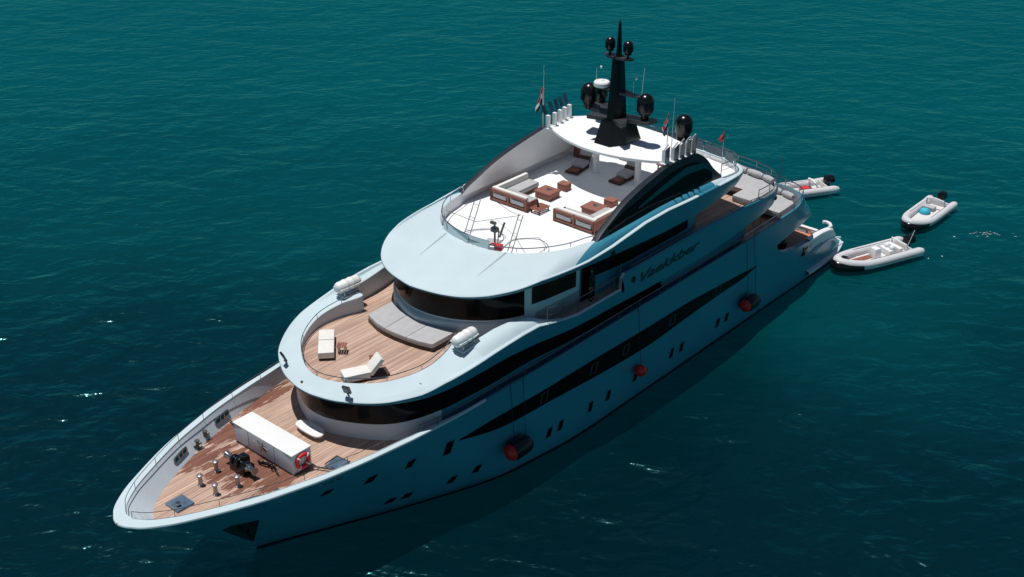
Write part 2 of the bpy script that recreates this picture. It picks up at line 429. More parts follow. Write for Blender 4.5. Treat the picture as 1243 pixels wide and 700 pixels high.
for a, b in zip(range(len(dp)-1), range(1, len(dp))):
    (xa, ya), (xb, yb) = dp[a], dp[b]
    dk.F(dk.V((xa, -ya, 4.2)), dk.V((xb, -yb, 4.2)), dk.V((xb, yb, 4.2)), dk.V((xa, ya, 4.2)))
dk.build('fore_deck', 'teakwet', yacht)
# side bulwark inboard face from x=15 aft to the quarter
sb = MB(30)
for sg in (-1, 1):
    pr = []
    for x in frange(15.3, 40.0, 30):
        zt = lin(ZT, x); yo = hb(x, 4.9)
        pr.append([(x, sg*(yo), zt-.002), (x, sg*(yo-.03), zt+.03), (x, sg*(yo-.13), zt+.03), (x, sg*(yo-.15), 4.2)])
    sb.rings(pr, False, False, closed=False)
sb.build('side_bulwark', 'paintshade', yacht)
# black window band along the hull
top = [(14.1, 3.62), (15.8, 3.82), (18, 3.88), (22.3, 3.87), (27.3, 3.75), (31, 3.70), (34.2, 3.51), (37.95, 3.24)]
bot = [(14.1, 3.55), (16.3, 3.13), (18.2, 3.06), (20, 3.03), (24, 2.75), (27.8, 2.62), (31.1, 2.80), (34.2, 2.93), (36.4, 2.98), (37.95, 3.20)]
strip_on(hb, frange(14.1, 37.95, 60), lambda x: smooth(bot, x), lambda x: smooth(top, x), .014, (-1, 1)).build('hull_window_band', 'glass', yacht)
fr_ = MB(0)
for x in (19.3, 23.0, 25.6, 29.6, 33.9):
    zc = (lin(top, x)+lin(bot, x))/2
    y = -hb(x, zc)-.03
    fr_.tube([(x-.27, y, zc-.22), (x-.13, y, zc+.26), (x+.30, y, zc+.26), (x+.16, y, zc-.22)], .014, 4, closed=True)
fr_.build('opening_frame', 'darksteel', yacht)
# portholes
def port(x, z, wd, ht, slant=.14):
    p = MB(0)
    for k, (gx, off) in enumerate(((0, .012), (.045, .020))):
        p.cur = k
        c = [(-wd/2-slant/2+gx, -ht/2+gx), (wd/2-slant/2-gx, -ht/2+gx), (wd/2+slant/2-gx, ht/2-gx), (-wd/2+slant/2+gx, ht/2-gx)]
        p.F(*[p.V((x+a, -(hb(x+a, z+b)+off), z+b)) for a, b in c])
    for q in range(2):
        pass
    return p
for x, z, wd, ht in ((9.62, 3.50, .50, .50), (11.5, 3.5, .46, .50), (13.5, 3.42, .52, .78), (7.64, 3.72, .46, .42), (11.44, .92, .50, .42), (12.18, .92, .50, .42), (14.23, 1.05, .44, .5), (15.45, 1.17, .44, .5),
                     (19.83, 1.2, .40, .60), (20.6, 1.24, .40, .60), (22.85, 1.22, .40, .60), (24.3, 1.19, .40, .60), (26.55, 1.2, .4, .55), (29.78, 1.17, .40, .60), (30.7, 1.15, .40, .60), (34.2, 1.13, .40, .58), (35.1, 1.1, .40, .58)):
    port(x, z, wd, ht).build('porthole', ['paintshade', 'glass'], yacht)
# hull fairlead chrome plates below the cap rail (port)
fp = MB(0)
for xa, xb, z in ((4.15, 4.95, 4.42), (7.1, 8.05, 4.5)):
    for k in range(3):
        x = xa+(xb-xa)*(k+.5)/3
        fp.box((x, -hb(x, z)-.012, z+.02), (.20, .03, .09), rz=-math.atan2(hb(x+.3, z)-hb(x-.3, z), .6))
fp.build('fairlead_plate', 'chrome', yacht)
# anchor pocket
ap = MB(0)
q = [(4.05, 2.62), (4.2, 3.0), (5.3, 2.86), (5.95, .55), (5.45, 1.0)]
ap.F(*[ap.V((x, -(hb(x, z)+.02), z)) for x, z in q])
ap.build('anchor_pocket', 'black', yacht)
an = MB(20); an.box((5.2, -hb(5.2, 1.9)-.06, 1.9), (.12, .1, 1.2), ry=R(-18)); an.box((5.0, -hb(5.0, 2.3)-.08, 2.35), (.7, .12, .14), ry=R(10))
an.build('anchor', 'black', yacht, .02)

# ------------------------------------------------------------------ stern of the hull
st = MB(40)
zl = [(40, 3.72), (40.35, 3.2), (41.3, 2.88), (42.4, 2.66), (43.6, 2.58), (44.4, 2.56), (45.5, 2.55), (46.5, 2.42), (47.0, 2.25), (47.4, 1.85), (47.8, 1.3), (48.3, .8), (49.1, .6)]
def sy(x): return 5.15 if x < 46.6 else 5.15-.55*((x-46.6)/2.6)**2
for sg in (-1, 1):
    pr = []
    for x in frange(40, 49.1, 46):
        zt = lin(zl, x)
        y = sy(x); pr.append([(x, sg*y*.9, -.25), (x, sg*y, -.1), (x, sg*y, .45), (x, sg*y, .5+(zt-.5)*.35), (x, sg*y, .5+(zt-.5)*.7), (x, sg*y, zt), (x, sg*(y-.10), zt+.03), (x, sg*(y-.26), zt+.03), (x, sg*(y-.28), 1.85 if x < 47.2 else .5)])
    st.rings(pr, False, False, closed=False)
st.F(*[st.V(p) for p in ((49.1, -4.6, -.3), (49.1, 4.6, -.3), (49.1, 4.6, .5), (49.1, -4.6, .5))])
st.build('stern_quarter', 'paintshade', yacht)
stc = MB(40)
for sg in (-1, 1):   # pale cap of the cockpit bulwark, hooked round the stairs
    pr = []
    for x in frange(44.0, 46.9, 16):
        zt = lin(zl, x); y = 5.15; pr.append([(x, sg*(y+.02), zt-.10), (x, sg*(y+.03), zt+.02), (x, sg*(y-.04), zt+.07), (x, sg*(y-.28), zt+.07), (x, sg*(y-.30), zt-.05)])
    stc.rings(pr, False, False, closed=False)
    stc.tube([(46.6, sg*5.0, 2.46), (47.0, sg*4.95, 2.42), (47.22, sg*4.75, 2.45), (47.2, sg*4.5, 2.5), (47.05, sg*4.35, 2.52)], .10, 8)
stc.build('stern_cap', 'white', yacht)
pale = MB(40)          # pale stern shoulders that slope to the light
for sg in (-1, 1):
    pr = []
    for x in frange(44.4, 48.1, 20):
        t = (x-44.4)/3.7; zt = 1.62+.22*math.sin(t*math.pi*.8)-.9*max(0, t-.55)
        pr.append([(x, sg*(5.16+.02), zt-.07), (x, sg*(5.16+.12*(1-t)+.04), zt), (x, sg*5.13, zt+.05)])
    pale.rings(pr, False, False, closed=False)
    pr = []
    for x in frange(44.0, 49.25, 24):
        pr.append([(x, sg*(sy(min(x, 49.1))), .30), (x, sg*(sy(min(x, 49.1))+.22), .36), (x, sg*(sy(min(x, 49.1))+.22), .50), (x, sg*(sy(min(x, 49.1))-.02), .56)])
    pale.rings(pr, False, False, closed=False)
pale.build('rubbing_strake', 'paint', yacht)
pq = MB(40)  # paler paint stands in for light on the sloping stern quarter
for sg in (-1, 1):
    pr = []
    for x in frange(44.25, 48.9, 30):
        zt = lin(zl, x); lo = lin([(44.3, 1.95), (45.5, 1.95), (47.2, 1.45), (48.0, .9), (48.9, .6)], x); pr.append([(x, sg*(sy(x)+.012), lo+(zt-.02-lo)*t if zt > lo+.05 else zt-.03*t) for t in (0, .5, 1)])
    pq.rings(pr, False, False, closed=False)
pq.build('painted_slope_light', 'paint', yacht)
pf = MB(30)
outl = plan([(46.5, 4.9), (48.2, 4.95), (48.9, 4.85), (49.35, 4.4), (49.5, 3), (49.55, 0)], 4)
pf.prism(outl, .42, .60); pf.build('swim_platform', 'paint', yacht)
pt_ = MB(0); outl = [(x*.985+.7, y*.93) for x, y in outl]
pt_.F(*[pt_.V((x, y, .604)) for x, y in outl]); pt_.build('platform_teak', 'wood', yacht)
tr = MB(30)
tr.box((45.6, 0, 1.45), (.35, 8.2, 2.1)); tr.box((46.3, 0, .95), (1.0, 6.4, .75))
tr.build('transom', 'paint', yacht, .06)
tc_ = MB(30); tc_.box((45.55, 0, 2.56), (.26, 9.6, .13)); tc_.build('cockpit_coaming', 'white', yacht, .03)
cd_ = MB(0); cd_.F(*[cd_.V(p) for p in ((38.5, -4.86, 2.25), (45.45, -4.86, 2.25), (45.45, 4.86, 2.25), (38.5, 4.86, 2.25))]); cd_.build('cockpit_deck', 'redteak', yacht)
cb = MB(0); cb.box((39.4, 0, 3.0), (.2, 9.9, 2.3)); cb.build('cockpit_bulkhead', 'graphite', yacht)
for sg in (-1, 1):
    stp = MB(20)
    for k in range(5): stp.box((46.75+.28*k, sg*4.35, 1.75-.26*k), (.3, .95, .26))
    stp.build('stern_stairs', 'paint', yacht, .01)
# upper quarter: the hull side that wraps round above the cockpit opening
qrows = []
for x, y, zb, zt_, xo, yo in ((40, 5.15, 3.75, 5.29, 40, 5.15), (41, 5.15, 3.9, 5.3, 41, 5.13), (42.2, 5.15, 4.05, 5.3, 42.1, 5.08), (43.5, 5.08, 3.95, 5.3, 43.1, 4.86), (44.5, 4.80, 3.72, 5.3, 43.85, 4.5), (45.0, 4.2, 3.6, 5.3, 44.3, 3.9), (45.2, 3, 3.5, 5.3, 44.6, 2.9), (45.3, 1.5, 3.5, 5.3, 44.72, 1.5), (45.35, 0, 3.5, 5.3, 44.75, 0)):
    qrows.append([x, y, zb, zt_, xo, yo])
qr = resample(qrows, 4, ((0, 1), (4, 5)))
qm = MB(45); qi = MB(45)
for sg in (-1, 1):
    pr = []; pi_ = []
    for x, y, zb, zt_, xo, yo in qr:
        g = lambda t: (x+(xo-x)*t, sg*(y+(yo-y)*t))
        inn = (xo-.16*(1 if xo > 43 else 0), sg*max(0, yo-.14))
        kk = lin([(42, 0), (43.5, .45), (45, .9)], x); pr.append([(x-kk-.05, sg*max(0, y-kk*.25), zb-.06), (*g(.0), zb+.32), (*g(.25), zb+(zt_-zb)*.45), (*g(.75), zb+(zt_-zb)*.8), (*g(1), zt_), (*inn, zt_+.02)])
        pi_.append([(*inn, zt_+.02), (*inn, 4.2)])
        pr[-1].insert(0, (inn[0]-kk-.3, inn[1], zb-.02))
    qm.rings(pr, False, False, closed=False); qi.rings(pi_, False, False, closed=False)
qm.build('upper_quarter', 'paintshade', yacht); qi.build('quarter_lining', 'inner', yacht)

# ------------------------------------------------------------------ lower deckhouse
HA = [(10.05, 0), (10.1, .55), (10.36, 1.3), (10.82, 2.2), (11.42, 3.0), (12.3, 3.7), (13.5, 4.2), (15, 4.47), (18, 4.6), (25, 4.6), (36.9, 4.6), (36.92, 3), (36.92, 0)]
def wall(mb, half, z0, z1, k=5, flare=0.0, zf=None):
    hrs = resample([list(p) for p in half], k)
    for sg in (-1, 1):
        pr = []
        for x, y in hrs:
            a = z0(x) if callable(z0) else z0; b = z1(x) if callable(z1) else z1
            pr.append([(x-flare*max(0, 1-abs(x-half[0][0])/4)*(a-4.2 if zf is None else a-zf), sg*y, a), (x-flare*max(0, 1-abs(x-half[0][0])/4)*(b-4.2 if zf is None else b-zf), sg*y, b)])
        mb.rings(pr, False, False, closed=False)
    return mb
wall(MB(40), HA[:7], 4.2, 6.4, 6).build('deckhouse_front', 'inner', yacht)
wall(MB(40), HA[6:], 4.2, 6.4, 6).build('deckhouse_wall', 'paintshade', yacht)  # side wall takes the darker tone as painted shade below the overhang
HAg = [(x-(.02 if i < 6 else 0), y+(.02 if y > 0 else 0)) for i, (x, y) in enumerate(HA[:-3])]+[(33.4, 4.60)]
HAg = [(x, y+.05 if x > 16 else y) for x, y in HAg]
ga = [(10, 4.97), (11.5, 5.05), (12.9, 5.22), (14.5, 5.36), (18.6, 5.50), (21, 5.32), (24, 5.18), (28, 5.05), (30, 5.2), (33.4, 5.24)]
wall(MB(40), HAg, lambda x: lin(ga, x), lambda x: 6.38, 6).build('saloon_window_band', 'glass', yacht)
def quad_y(mb, pts, y):
    mb.F(*[mb.V((x, y, z)) for x, z in pts]); return mb
dw = MB(0); quad_y(dw, [(34.0, 5.35), (35.97, 5.95), (36.05, 5.35), (34.15, 5.08)], -4.625); quad_y(dw, [(33.3, 5.05), (34.1, 5.3), (34.4, 5.08), (34.6, 4.5), (33.4, 4.5)], -4.627)
dw.build('side_door', 'glass', yacht)

# ------------------------------------------------------------------ deck belts (coamings that run right round a deck)
def belt(rows, deckz, name, mats, k=5, zfloor=None):
    """rows: xo yo zb zc zg xi yi zi   (outer edge, bottom, crease, groove, inner edge, inner top)"""
    rr = resample([list(r) for r in rows], k, ((0, 1), (5, 6)))
    out = MB(32); inn = MB(40)
    for sg in (-1, 1):
        pr = []; pi_ = []
        for xo, yo, zb, zc, zg, xi, yi, zi in rr:
            yo = max(yo, 0); yi = max(yi, 0)
            L = math.hypot(xi-xo, yi-yo) or 1; dx, dy = (xi-xo)/L, (yi-yo)/L
            def P(d, z): return (xo+dx*d, sg*(yo+dy*d), z)
            pr.append([P(min(.30, L), zb), P(.10, zb), P(.0, zb+(zc-zb)*.5), P(0.0, zc-.03), P(.03, zc), P(*((min(.16, L*.4), zc+.01) if zg < zc else (.10, zc+.02))), *[P(g0+(L-.03-g0)*u, zg+(zi-zg)*(u*(1-kx)+kx*(1-(1-u)**3))) for g0, kx in [(min(.24, L*.5), max(0, min(1, (zc-zg)/.08)))] for u in (0, .08, .2, .4, .65, 1)], P(L, zi-.02)])
            pi_.append([P(L, zi-.02), P(L+.02, deckz)])
        out.rings(pr, False, False, closed=False); inn.rings(pi_, False, False, closed=False)
    zc_min = 0; ob = out.build(name, [mats[0], 'paintshade', 'grooveshade'], yacht); inn.build(name+'_lining', mats[1], yacht)
    for pg in ob.data.polygons:      # shade on the steep shelf inside the pale lip is painted in dark blue
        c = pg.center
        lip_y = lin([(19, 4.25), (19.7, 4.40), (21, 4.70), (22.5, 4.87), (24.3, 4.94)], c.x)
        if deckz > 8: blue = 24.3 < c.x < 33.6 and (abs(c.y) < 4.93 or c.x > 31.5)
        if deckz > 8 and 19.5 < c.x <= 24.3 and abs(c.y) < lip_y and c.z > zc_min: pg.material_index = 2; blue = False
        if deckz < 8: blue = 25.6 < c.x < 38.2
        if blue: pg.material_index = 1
    return rr
B1 = [(9.45, 0, 6.30, 6.44, 6.52, 10.25, 0, 6.78), (9.50, .6, 6.30, 6.44, 6.52, 10.32, .5, 6.78), (9.79, 1.67, 6.31, 6.46, 6.54, 10.62, 1.28, 6.80), (10.42, 2.78, 6.33, 6.50, 6.58, 11.2, 2.12, 6.84), (11.1, 3.55, 6.36, 6.55, 6.66, 11.8, 2.7, 6.90), (12.24, 4.31, 6.40, 6.68, 6.80, 12.7, 3.2, 7.02),
      (13.3, 4.66, 6.45, 6.90, 6.93, 13.6, 3.42, 7.15), (14.4, 4.84, 6.50, 7.02, 6.99, 14.7, 3.32, 7.30), (15.4, 4.93, 6.54, 7.14, 7.06, 15.75, 3.0, 7.42), (15.9, 4.96, 6.56, 7.2, 7.09, 15.8, 3.75, 7.44), (17, 5.02, 6.60, 7.32, 7.14, 17.2, 3.9, 7.58), (18, 5.05, 6.55, 7.38, 7.18, 18.1, 4.05, 7.62),
      (19, 5.07, 6.47, 7.38, 7.2, 19.1, 4.3, 7.52), (20.2, 5.08, 6.32, 7.10, 7.02, 20.2, 4.72, 7.10), (21.9, 5.08, 6.13, 6.80, 6.82, 21.9, 4.88, 6.78), (25.15, 5.08, 6.0, 6.80, 6.82, 25.15, 4.9, 6.78), (25.35, 5.08, 6.0, 7.58, 7.6, 25.35, 4.92, 7.6), (29, 5.08, 5.85, 7.58, 7.6, 29, 4.92, 7.6), (33, 5.08, 5.82, 7.56, 7.58, 33, 4.92, 7.58),
      (36, 5.08, 6.05, 7.45, 7.47, 36, 4.95, 7.47), (38.2, 5.05, 6.22, 7.22, 7.25, 38.1, 4.92, 7.25), (39.6, 4.92, 6.36, 7.14, 7.17, 39.5, 4.8, 7.17), (40.5, 4.55, 6.5, 7.14, 7.17, 40.4, 4.45, 7.17), (41.2, 3.8, 6.55, 7.14, 7.17, 41.05, 3.75, 7.17), (41.6, 2.6, 6.6, 7.14, 7.17, 41.45, 2.55, 7.17), (41.75, 1.2, 6.6, 7.14, 7.17, 41.6, 1.2, 7.17), (41.8, 0, 6.6, 7.14, 7.17, 41.65, 0, 7.17)]
def belt_split(rows, xcut, deckz, name, mats):
    a = [r for r in rows if r[0] <= xcut]; b = [r for r in rows if r[0] >= xcut]
    belt(a, deckz, name, (mats[0], mats[2])); belt(b, deckz, name, (mats[1], mats[2]))
belt(B1, 6.6, 'upper_deck_coaming', ('paint', 'inner'))
# dark fascia below the crease
def fascia(rows, name, x0, mat='paintshade'):
    rr = resample([list(r) for r in rows], 5, ((0, 1), (5, 6))); fb = MB(40)
    for sg in (-1, 1):
        pr = []
        for xo, yo, zb, zc, zg, xi, yi, zi in rr:
            if xo < x0: continue
            L = math.hypot(xi-xo, yi-yo) or 1; nx, ny = -(xi-xo)/L, -(yi-yo)/L
            fac = min(1, (xo-x0)/1.5)
            f0 = [(xo-nx*.10+nx*.012, sg*(yo-ny*.10+ny*.012), zb-.012), (xo+nx*.012, sg*(yo+ny*.012), zb+(zc-zb)*.5), (xo+nx*.012, sg*(yo+ny*.012), zc-.04)]
            pr.append(f0)
        fb.rings(pr, False, False, closed=False)
    fb.build(name, mat, yacht)
fascia(B1, 'upper_deck_fascia', 9.2)
def mono(q):
    out = [q[0]]
    for p in q[1:]:
        if p[0] > out[-1][0]+1e-4: out.append(p)
    return out
def deckplate(rows, z, name, mat, inset=0, top=0, thick=.2, slabmat='white', off=0, front=None):
    rr = resample([list(r) for r in rows], 5, ((0, 1), (5, 6)))
    q_in = [(r[5]-.02, max(0, r[6])+.05) if r[0] < 15.6 or z > 8 else (r[0], max(0, r[1]-.2)) for r in rr]; q_out = [(r[0]+.12*(1 if i == 0 else 0), max(0, r[1]-.16), r[2]) for i, r in enumerate(rr)]
    q_in = mono(q_in)
    sl_ = MB(0)
    for a, b in zip(q_in, q_in[1:]):
        if b[0] > a[0]+1e-5: sl_.F(*[sl_.V(p) for p in ((a[0], -a[1], z-.015), (b[0], -b[1], z-.015), (b[0], b[1], z-.015), (a[0], a[1], z-.015))])
    for a, b in zip(q_out, q_out[1:]):
        if b[0] > a[0]+1e-5: sl_.F(*[sl_.V(p) for p in ((a[0], -a[1], min(a[2]+.01, z-.06)), (b[0], -b[1], min(b[2]+.01, z-.06)), (b[0], b[1], min(b[2]+.01, z-.06)), (a[0], a[1], min(a[2]+.01, z-.06)))])
    sl_.build(name+'_slab', slabmat, yacht)
    tp = MB(0); q = [(max(r[5], .0)-.03, max(0, r[6])+.03) if r[0] < 15.6 or z > 8 else (r[0], max(0, r[1]-.2)) for r in rr]
    q = mono(q)
    for a, b in zip(q, q[1:]):
        if b[0] <= a[0]+1e-5: continue
        tp.F(*[tp.V(p) for p in ((a[0], -a[1], z), (b[0], -b[1], z), (b[0], b[1], z), (a[0], a[1], z))])
    tp.build(name, mat, yacht)
deckplate(B1, 6.6, 'upper_deck', 'teak')

# ------------------------------------------------------------------ bridge deckhouse
HB = [(16.5, 0), (16.55, .6), (16.75, 1.3), (17.1, 2.05), (17.7, 2.85), (18.4, 3.45), (19.2, 3.85), (20.5, 4.05), (23, 4.15), (25.5, 4.4), (27, 4.5), (32.2, 4.5), (32.25, 3), (32.25, 0)]
wall(MB(40), HB[:9], 6.6, 8.9, 6).build('bridge_front', 'paint', yacht)
wall(MB(40), HB[8:], 6.6, 8.9, 6).build('bridge_wall', 'paintshade', yacht)  # shade under the sun deck overhang put into the wall colour
ledge = MB(40)
hrs = resample([list(p) for p in HB[:9]], 6)
for sg in (-1, 1):
    pr = []
    for i, (x, y) in enumerate(hrs):
        f = max(0, 1-i/40); dx = -.30*f*(1-.5*i/len(hrs)); dy = .22*f*(i/len(hrs))
        pr.append([(x+dx*1.1, sg*(y+dy*1.1), 6.6), (x+dx, sg*(y+dy), 7.18), (x+dx*.6, sg*(y+dy*.6), 7.27), (x-.0, sg*y, 7.30)])
    ledge.rings(pr, False, False, closed=False)
ledge.build('bridge_ledge', 'paint', yacht)
HBg = [(x-.02, y+(.02 if y > 0 else 0)) for x, y in HB[:7]]
gl = MB(40)
hg = [p for p in resample([list(p) for p in HBg]+[[19.35, 3.92]], 6)]
for sg in (-1, 1):
    pr = [[(x, sg*y, 7.40), (x-.0, sg*y, 8.86)] for x, y in hg if x < 19.3]
    gl.rings(pr, False, False, closed=False)
gl.build('bridge_window_band', 'glass', yacht)
hbl = [tuple(p) for p in resample([list(p) for p in HB], 6)]
def yb(x): return lin(hbl, x)+.035
for sg in (-1, 1):
    strip_on(lambda x, z: yb(x), frange(19.72, 22.72, 8), lambda x: lin([(19.7, 7.80), (22.7, 7.58)], x), lambda x: 8.9, 0, (sg,), 2, MB(0)).build('bridge_side_window', 'brownglass', yacht)
    strip_on(lambda x, z: yb(x), [23.1, 23.6, 24.04], lambda x: 6.62, lambda x: 8.88, 0, (sg,), 2, MB(0)).build('side_door', 'glass', yacht)
    strip_on(lambda x, z: yb(x), frange(24.06, 31.3, 30), lambda x: lin([(24.04, 7.70), (26, 7.66), (31.3, 7.75)], x), lambda x: 8.75, 0, (sg,), 2, MB(0)).build('side_window_band', 'glass', yacht)
# ------------------------------------------------------------------ sun deck
B2 = [(15.95, 0, 8.76, 8.90, 8.95, 19.75, 0, 9.60), (16.02, .55, 8.76, 8.90, 8.95, 19.80, .5, 9.60), (16.24, 1.55, 8.76, 8.90, 8.95, 19.95, 1.2, 9.60), (16.65, 2.50, 8.77, 8.92, 8.97, 20.25, 1.95, 9.60), (17.4, 3.4, 8.80, 8.97, 9.0, 20.7, 2.65, 9.60), (18.5, 4.16, 8.92, 9.1, 9.11, 21.3, 3.2, 9.60), (19.7, 4.58, 9.06, 9.24, 9.20, 21.9, 3.6, 9.60), (21, 4.86, 9.08, 9.26, 9.14, 22.6, 3.9, 9.60), (22.5, 5.03, 9.02, 9.27, 9.08, 23.5, 4.1, 9.60),
      (24.3, 5.1, 8.90, 9.40, 9.10, 24.6, 4.40, 9.60), (26.9, 5.1, 8.7, 9.70, 9.36, 26.9, 4.46, 9.66), (28.8, 5.1, 8.60, 9.74, 9.42, 28.8, 4.46, 9.72), (31, 5.08, 8.55, 9.62, 9.42, 31, 4.46, 9.70), (33.5, 5.0, 8.62, 9.50, 9.42, 33.4, 4.4, 9.6), (35.2, 4.86, 8.75, 9.38, 9.34, 35.1, 4.4, 9.42), (36.3, 4.62, 8.85, 9.28, 9.28, 36.1, 4.3, 9.30), (37.0, 4.2, 8.9, 9.22, 9.22, 36.75, 3.9, 9.24), (37.45, 3.5, 8.92, 9.2, 9.2, 37.1, 3.2, 9.22), (37.7, 2, 8.95, 9.2, 9.2, 37.35, 1.9, 9.22), (37.8, 0, 8.95, 9.2, 9.2, 37.45, 0, 9.22)]
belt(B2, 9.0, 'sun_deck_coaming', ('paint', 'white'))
fascia(B2, 'sun_deck_fascia', 15.9)
deckplate(B2, 9.0, 'sun_deck', 'whitedeck', thick=.14)
# wing walls that sweep up from the deck to the hardtop
def wing_f(side, half):
    def f(p, y): return (p[0], side*(y-.16*max(0, p[1]-9.6)), p[1])
    return f
Wt = [(23.8, 9.55), (24.3, 9.86), (25.1, 10.20), (26.1, 10.62), (27.4, 10.98), (28.9, 11.28), (30.2, 11.48), (31.6, 11.50), (32.5, 11.33), (33.2, 10.9), (33.8, 10.2), (34.5, 9.6)]
wt = resample([list(p) for p in Wt], 4)
xz = [(x, z) for x, z in wt]
def wing(side):
    m = MB(45); f = wing_f(side, 0); n = len(xz)
    # outer skin, top edge, inner skin as strips with a base line at z=9.45
    for ya, yb_, mi in ((4.46, 4.46, 0), (4.14, 4.14, 1)):
        m.cur = mi; pr = []
        for x, z in xz:
            pr.append([f((x, 9.45+(z-9.45)*t), ya) for t in (0, .33, .66, 1)])
        m.rings(pr, False, False, closed=False)
    m.cur = 0
    m.rings([[f((x, z), 4.46), f((x, z+.02), 4.3), f((x, z), 4.14)] for x, z in xz], False, False, closed=False)
    return m
for sd in (-1, 1):
    wing(sd).build('wing_wall', ['graphite', 'white'], yacht)
    g1 = MB(40); f = wing_f(sd, 0)
    xs_ = frange(24.8, 33.6, 40)
    def zt_(x): return lin(wt, x)
    hi = lambda x: max(9.47, zt_(x)-.10-.32*min(1, (x-24.8)/2.5)); 
    md1 = lambda x: lin([(24.8, 9.62), (27.2, 10.22), (29, 10.62), (31.4, 10.98), (33, 10.75), (33.6, 10.3)], x)
    md2 = lambda x: lin([(24.8, 9.6), (27.2, 10.14), (29, 10.36), (31.4, 10.6), (33, 10.45), (33.6, 10.1)], x)
    pr = [[f((x, 9.5+(max(9.5, hi(x))-9.5)*t), 4.475) for t in (0, .5, 1)] for x in xs_]
    g1.rings(pr, False, False, closed=False); g1.build('wing_window', 'glass', yacht)
    g2 = MB(40)
    pr = [[f((x, md2(x)), 4.49), f((x, md1(x)), 4.49)] for x in frange(27.2, 33.5, 24)]
    g2.rings(pr, False, False, closed=False); g2.build('wing_strake', 'tealglass', yacht)
# hardtop
def roof_pts(off=0):
    fr = [(29.05+.085*y*y+off, y) for y in frange(0, 4.1, 8)]
    half = [list(p) for p in fr]+[[31.2, 4.12-off], [32.1, 3.95-off], [32.8, 3.3], [33.3, 1.6], [33.4, 0]]
    h_ = [(a, b) for a, b in half]
    return h_+[(x, -y) for x, y in reversed(h_) if y > 0]
rf = MB(30); rf.rings([[(x, y, z) for x, y in roof_pts(o)] for z, o in ((11.30, .12), (11.36, 0), (11.48, 0), (11.50, .03))])
rf.build('hardtop', 'whitedeck', yacht)
for y in (1.6, -1.15):
    p = MB(30); p.lathe((31.6, y, 9.0), [(.17, 0), (.17, 2.32)], 16); p.build('pillar', 'white', yacht)
# aft bulkhead bits under the hardtop
# fins on the hardtop
for sd, ys in ((1, (3.62, 3.62, 3.68, 3.76, 3.82)), (-1, (3.86, 4.02, 4.02, 4.06, 4.06))):
    for k, x in enumerate((29.95, 30.5, 31.02, 31.5, 31.98)):
        y = ys[k]*sd; p = MB(0); z0 = 11.5
        p.box((x+.0, y, z0+.36), (.16, .20, .74)); p.box((x, y, z0+.02), (.34, .34, .04))
        if sd < 0: p.tube([(x-.02, y-.04*sd, z0+.70), (x-.16, y+.32*sd, z0+1.15)], .03, 5)
        p.cur = 1
        if sd > 0: p.box((x-.02, y+.24, z0+.98), (.26, .035, .62), rx=R(-24)); p.build('hardtop_fin', ['white', 'navy'], yacht); continue
        f4 = [(x-.04, y+.08*sd, z0+.05), (x-.1, y+.36*sd, z0+.0), (x-.20, y+.42*sd, z0+1.1), (x-.1, y+.12*sd, z0+.78)]
        p.rings([[(a, b, c) for a, b, c in f4], [(a+.03, b, c) for a, b, c in f4]])
        p.build('hardtop_fin', ['chrome' if False else 'white', 'navy'], yacht)

# ------------------------------------------------------------------ mast
ms = MB(25)
def sec(z, x0, x1, w, cut=.35): 
    d = x1-x0
    return [(x0, -w*.5, z), (x0+d*cut, -w, z), (x1-d*.15, -w, z), (x1, -w*.6, z), (x1, w*.6, z), (x1-d*.15, w, z), (x0+d*cut, w, z), (x0, w*.5, z)]
ms.rings([sec(11.5, 29.9, 32.3, 1.0), sec(12.62, 30.25, 31.95, .72)])
ms.rings([sec(12.6, 30.5, 31.55, .42), sec(14.3, 30.62, 31.45, .33), sec(15.9, 30.72, 31.32, .25), sec(15.98, 30.78, 31.3, .2)]); ms.rings([sec(15.95, 30.92, 31.2, .13), sec(16.9, 30.97, 31.18, .09), sec(17.6, 31.0, 31.14, .06), sec(17.78, 31.05, 31.1, .02)])
ms.build('mast', 'black', yacht)
def plate(mb, pts, z0, z1, dz=None):
    mb.rings([[(x, y, z0+(dz(x, y) if dz else 0)) for x, y in pts], [(x, y, z1+(dz(x, y) if dz else 0)) for x, y in pts]])
ct = MB(25)
for sg in (-1, 1):
    plate(ct, [(30.5, sg*.2), (30.0, sg*1.1), (30.35, sg*1.15), (30.9, sg*.8), (30.9, sg*1.3), (31.0, sg*2.1), (31.6, sg*2.2), (31.7, sg*1.0), (31.6, sg*.2)], 12.55, 12.75, lambda x, y: .10*abs(y))
    if sg > 0: plate(ct, [(31.5, sg*.2), (32.4, sg*1.6), (32.5, sg*2.5), (33.0, sg*2.5), (32.9, sg*1.4), (32.0, sg*.1)], 12.45, 12.62)
ct.build('lower_crosstree', 'armgrey', yacht)
c2 = MB(25)
for sg in (-1, 1):
    plate(c2, [(30.8, sg*.1), (30.9, sg*.8), (31.0, sg*1.55), (31.2, sg*1.55), (31.3, sg*.8), (31.5, sg*.1)], 14.02, 14.14)
c2.build('middle_crosstree', 'armgrey', yacht)
c3 = MB(25)
for sg in (-1, 1): plate(c3, [(30.7, sg*.05), (30.75, sg*.5), (31.0, sg*.85), (31.2, sg*.85), (31.4, sg*.1)], 15.85, 15.95)
c3.build('upper_crosstree', 'armgrey', yacht)
def dome(name, x, y, z, r, hgt, base=.12):
    p = MB(40); pr = [(r*.70, -base), (r*.72, 0), (r*.93, 0.02), (r, .14*hgt), (r*1.0, hgt*.55)]
    for k in range(1, 8):
        a = k/8*math.pi/2; pr.append((r*math.cos(a), hgt*.55+(hgt*.45)*math.sin(a)))
    pr.append((.01, hgt)); p.lathe((x, y, z), pr, 24)
    return p.build(name, 'black', yacht)
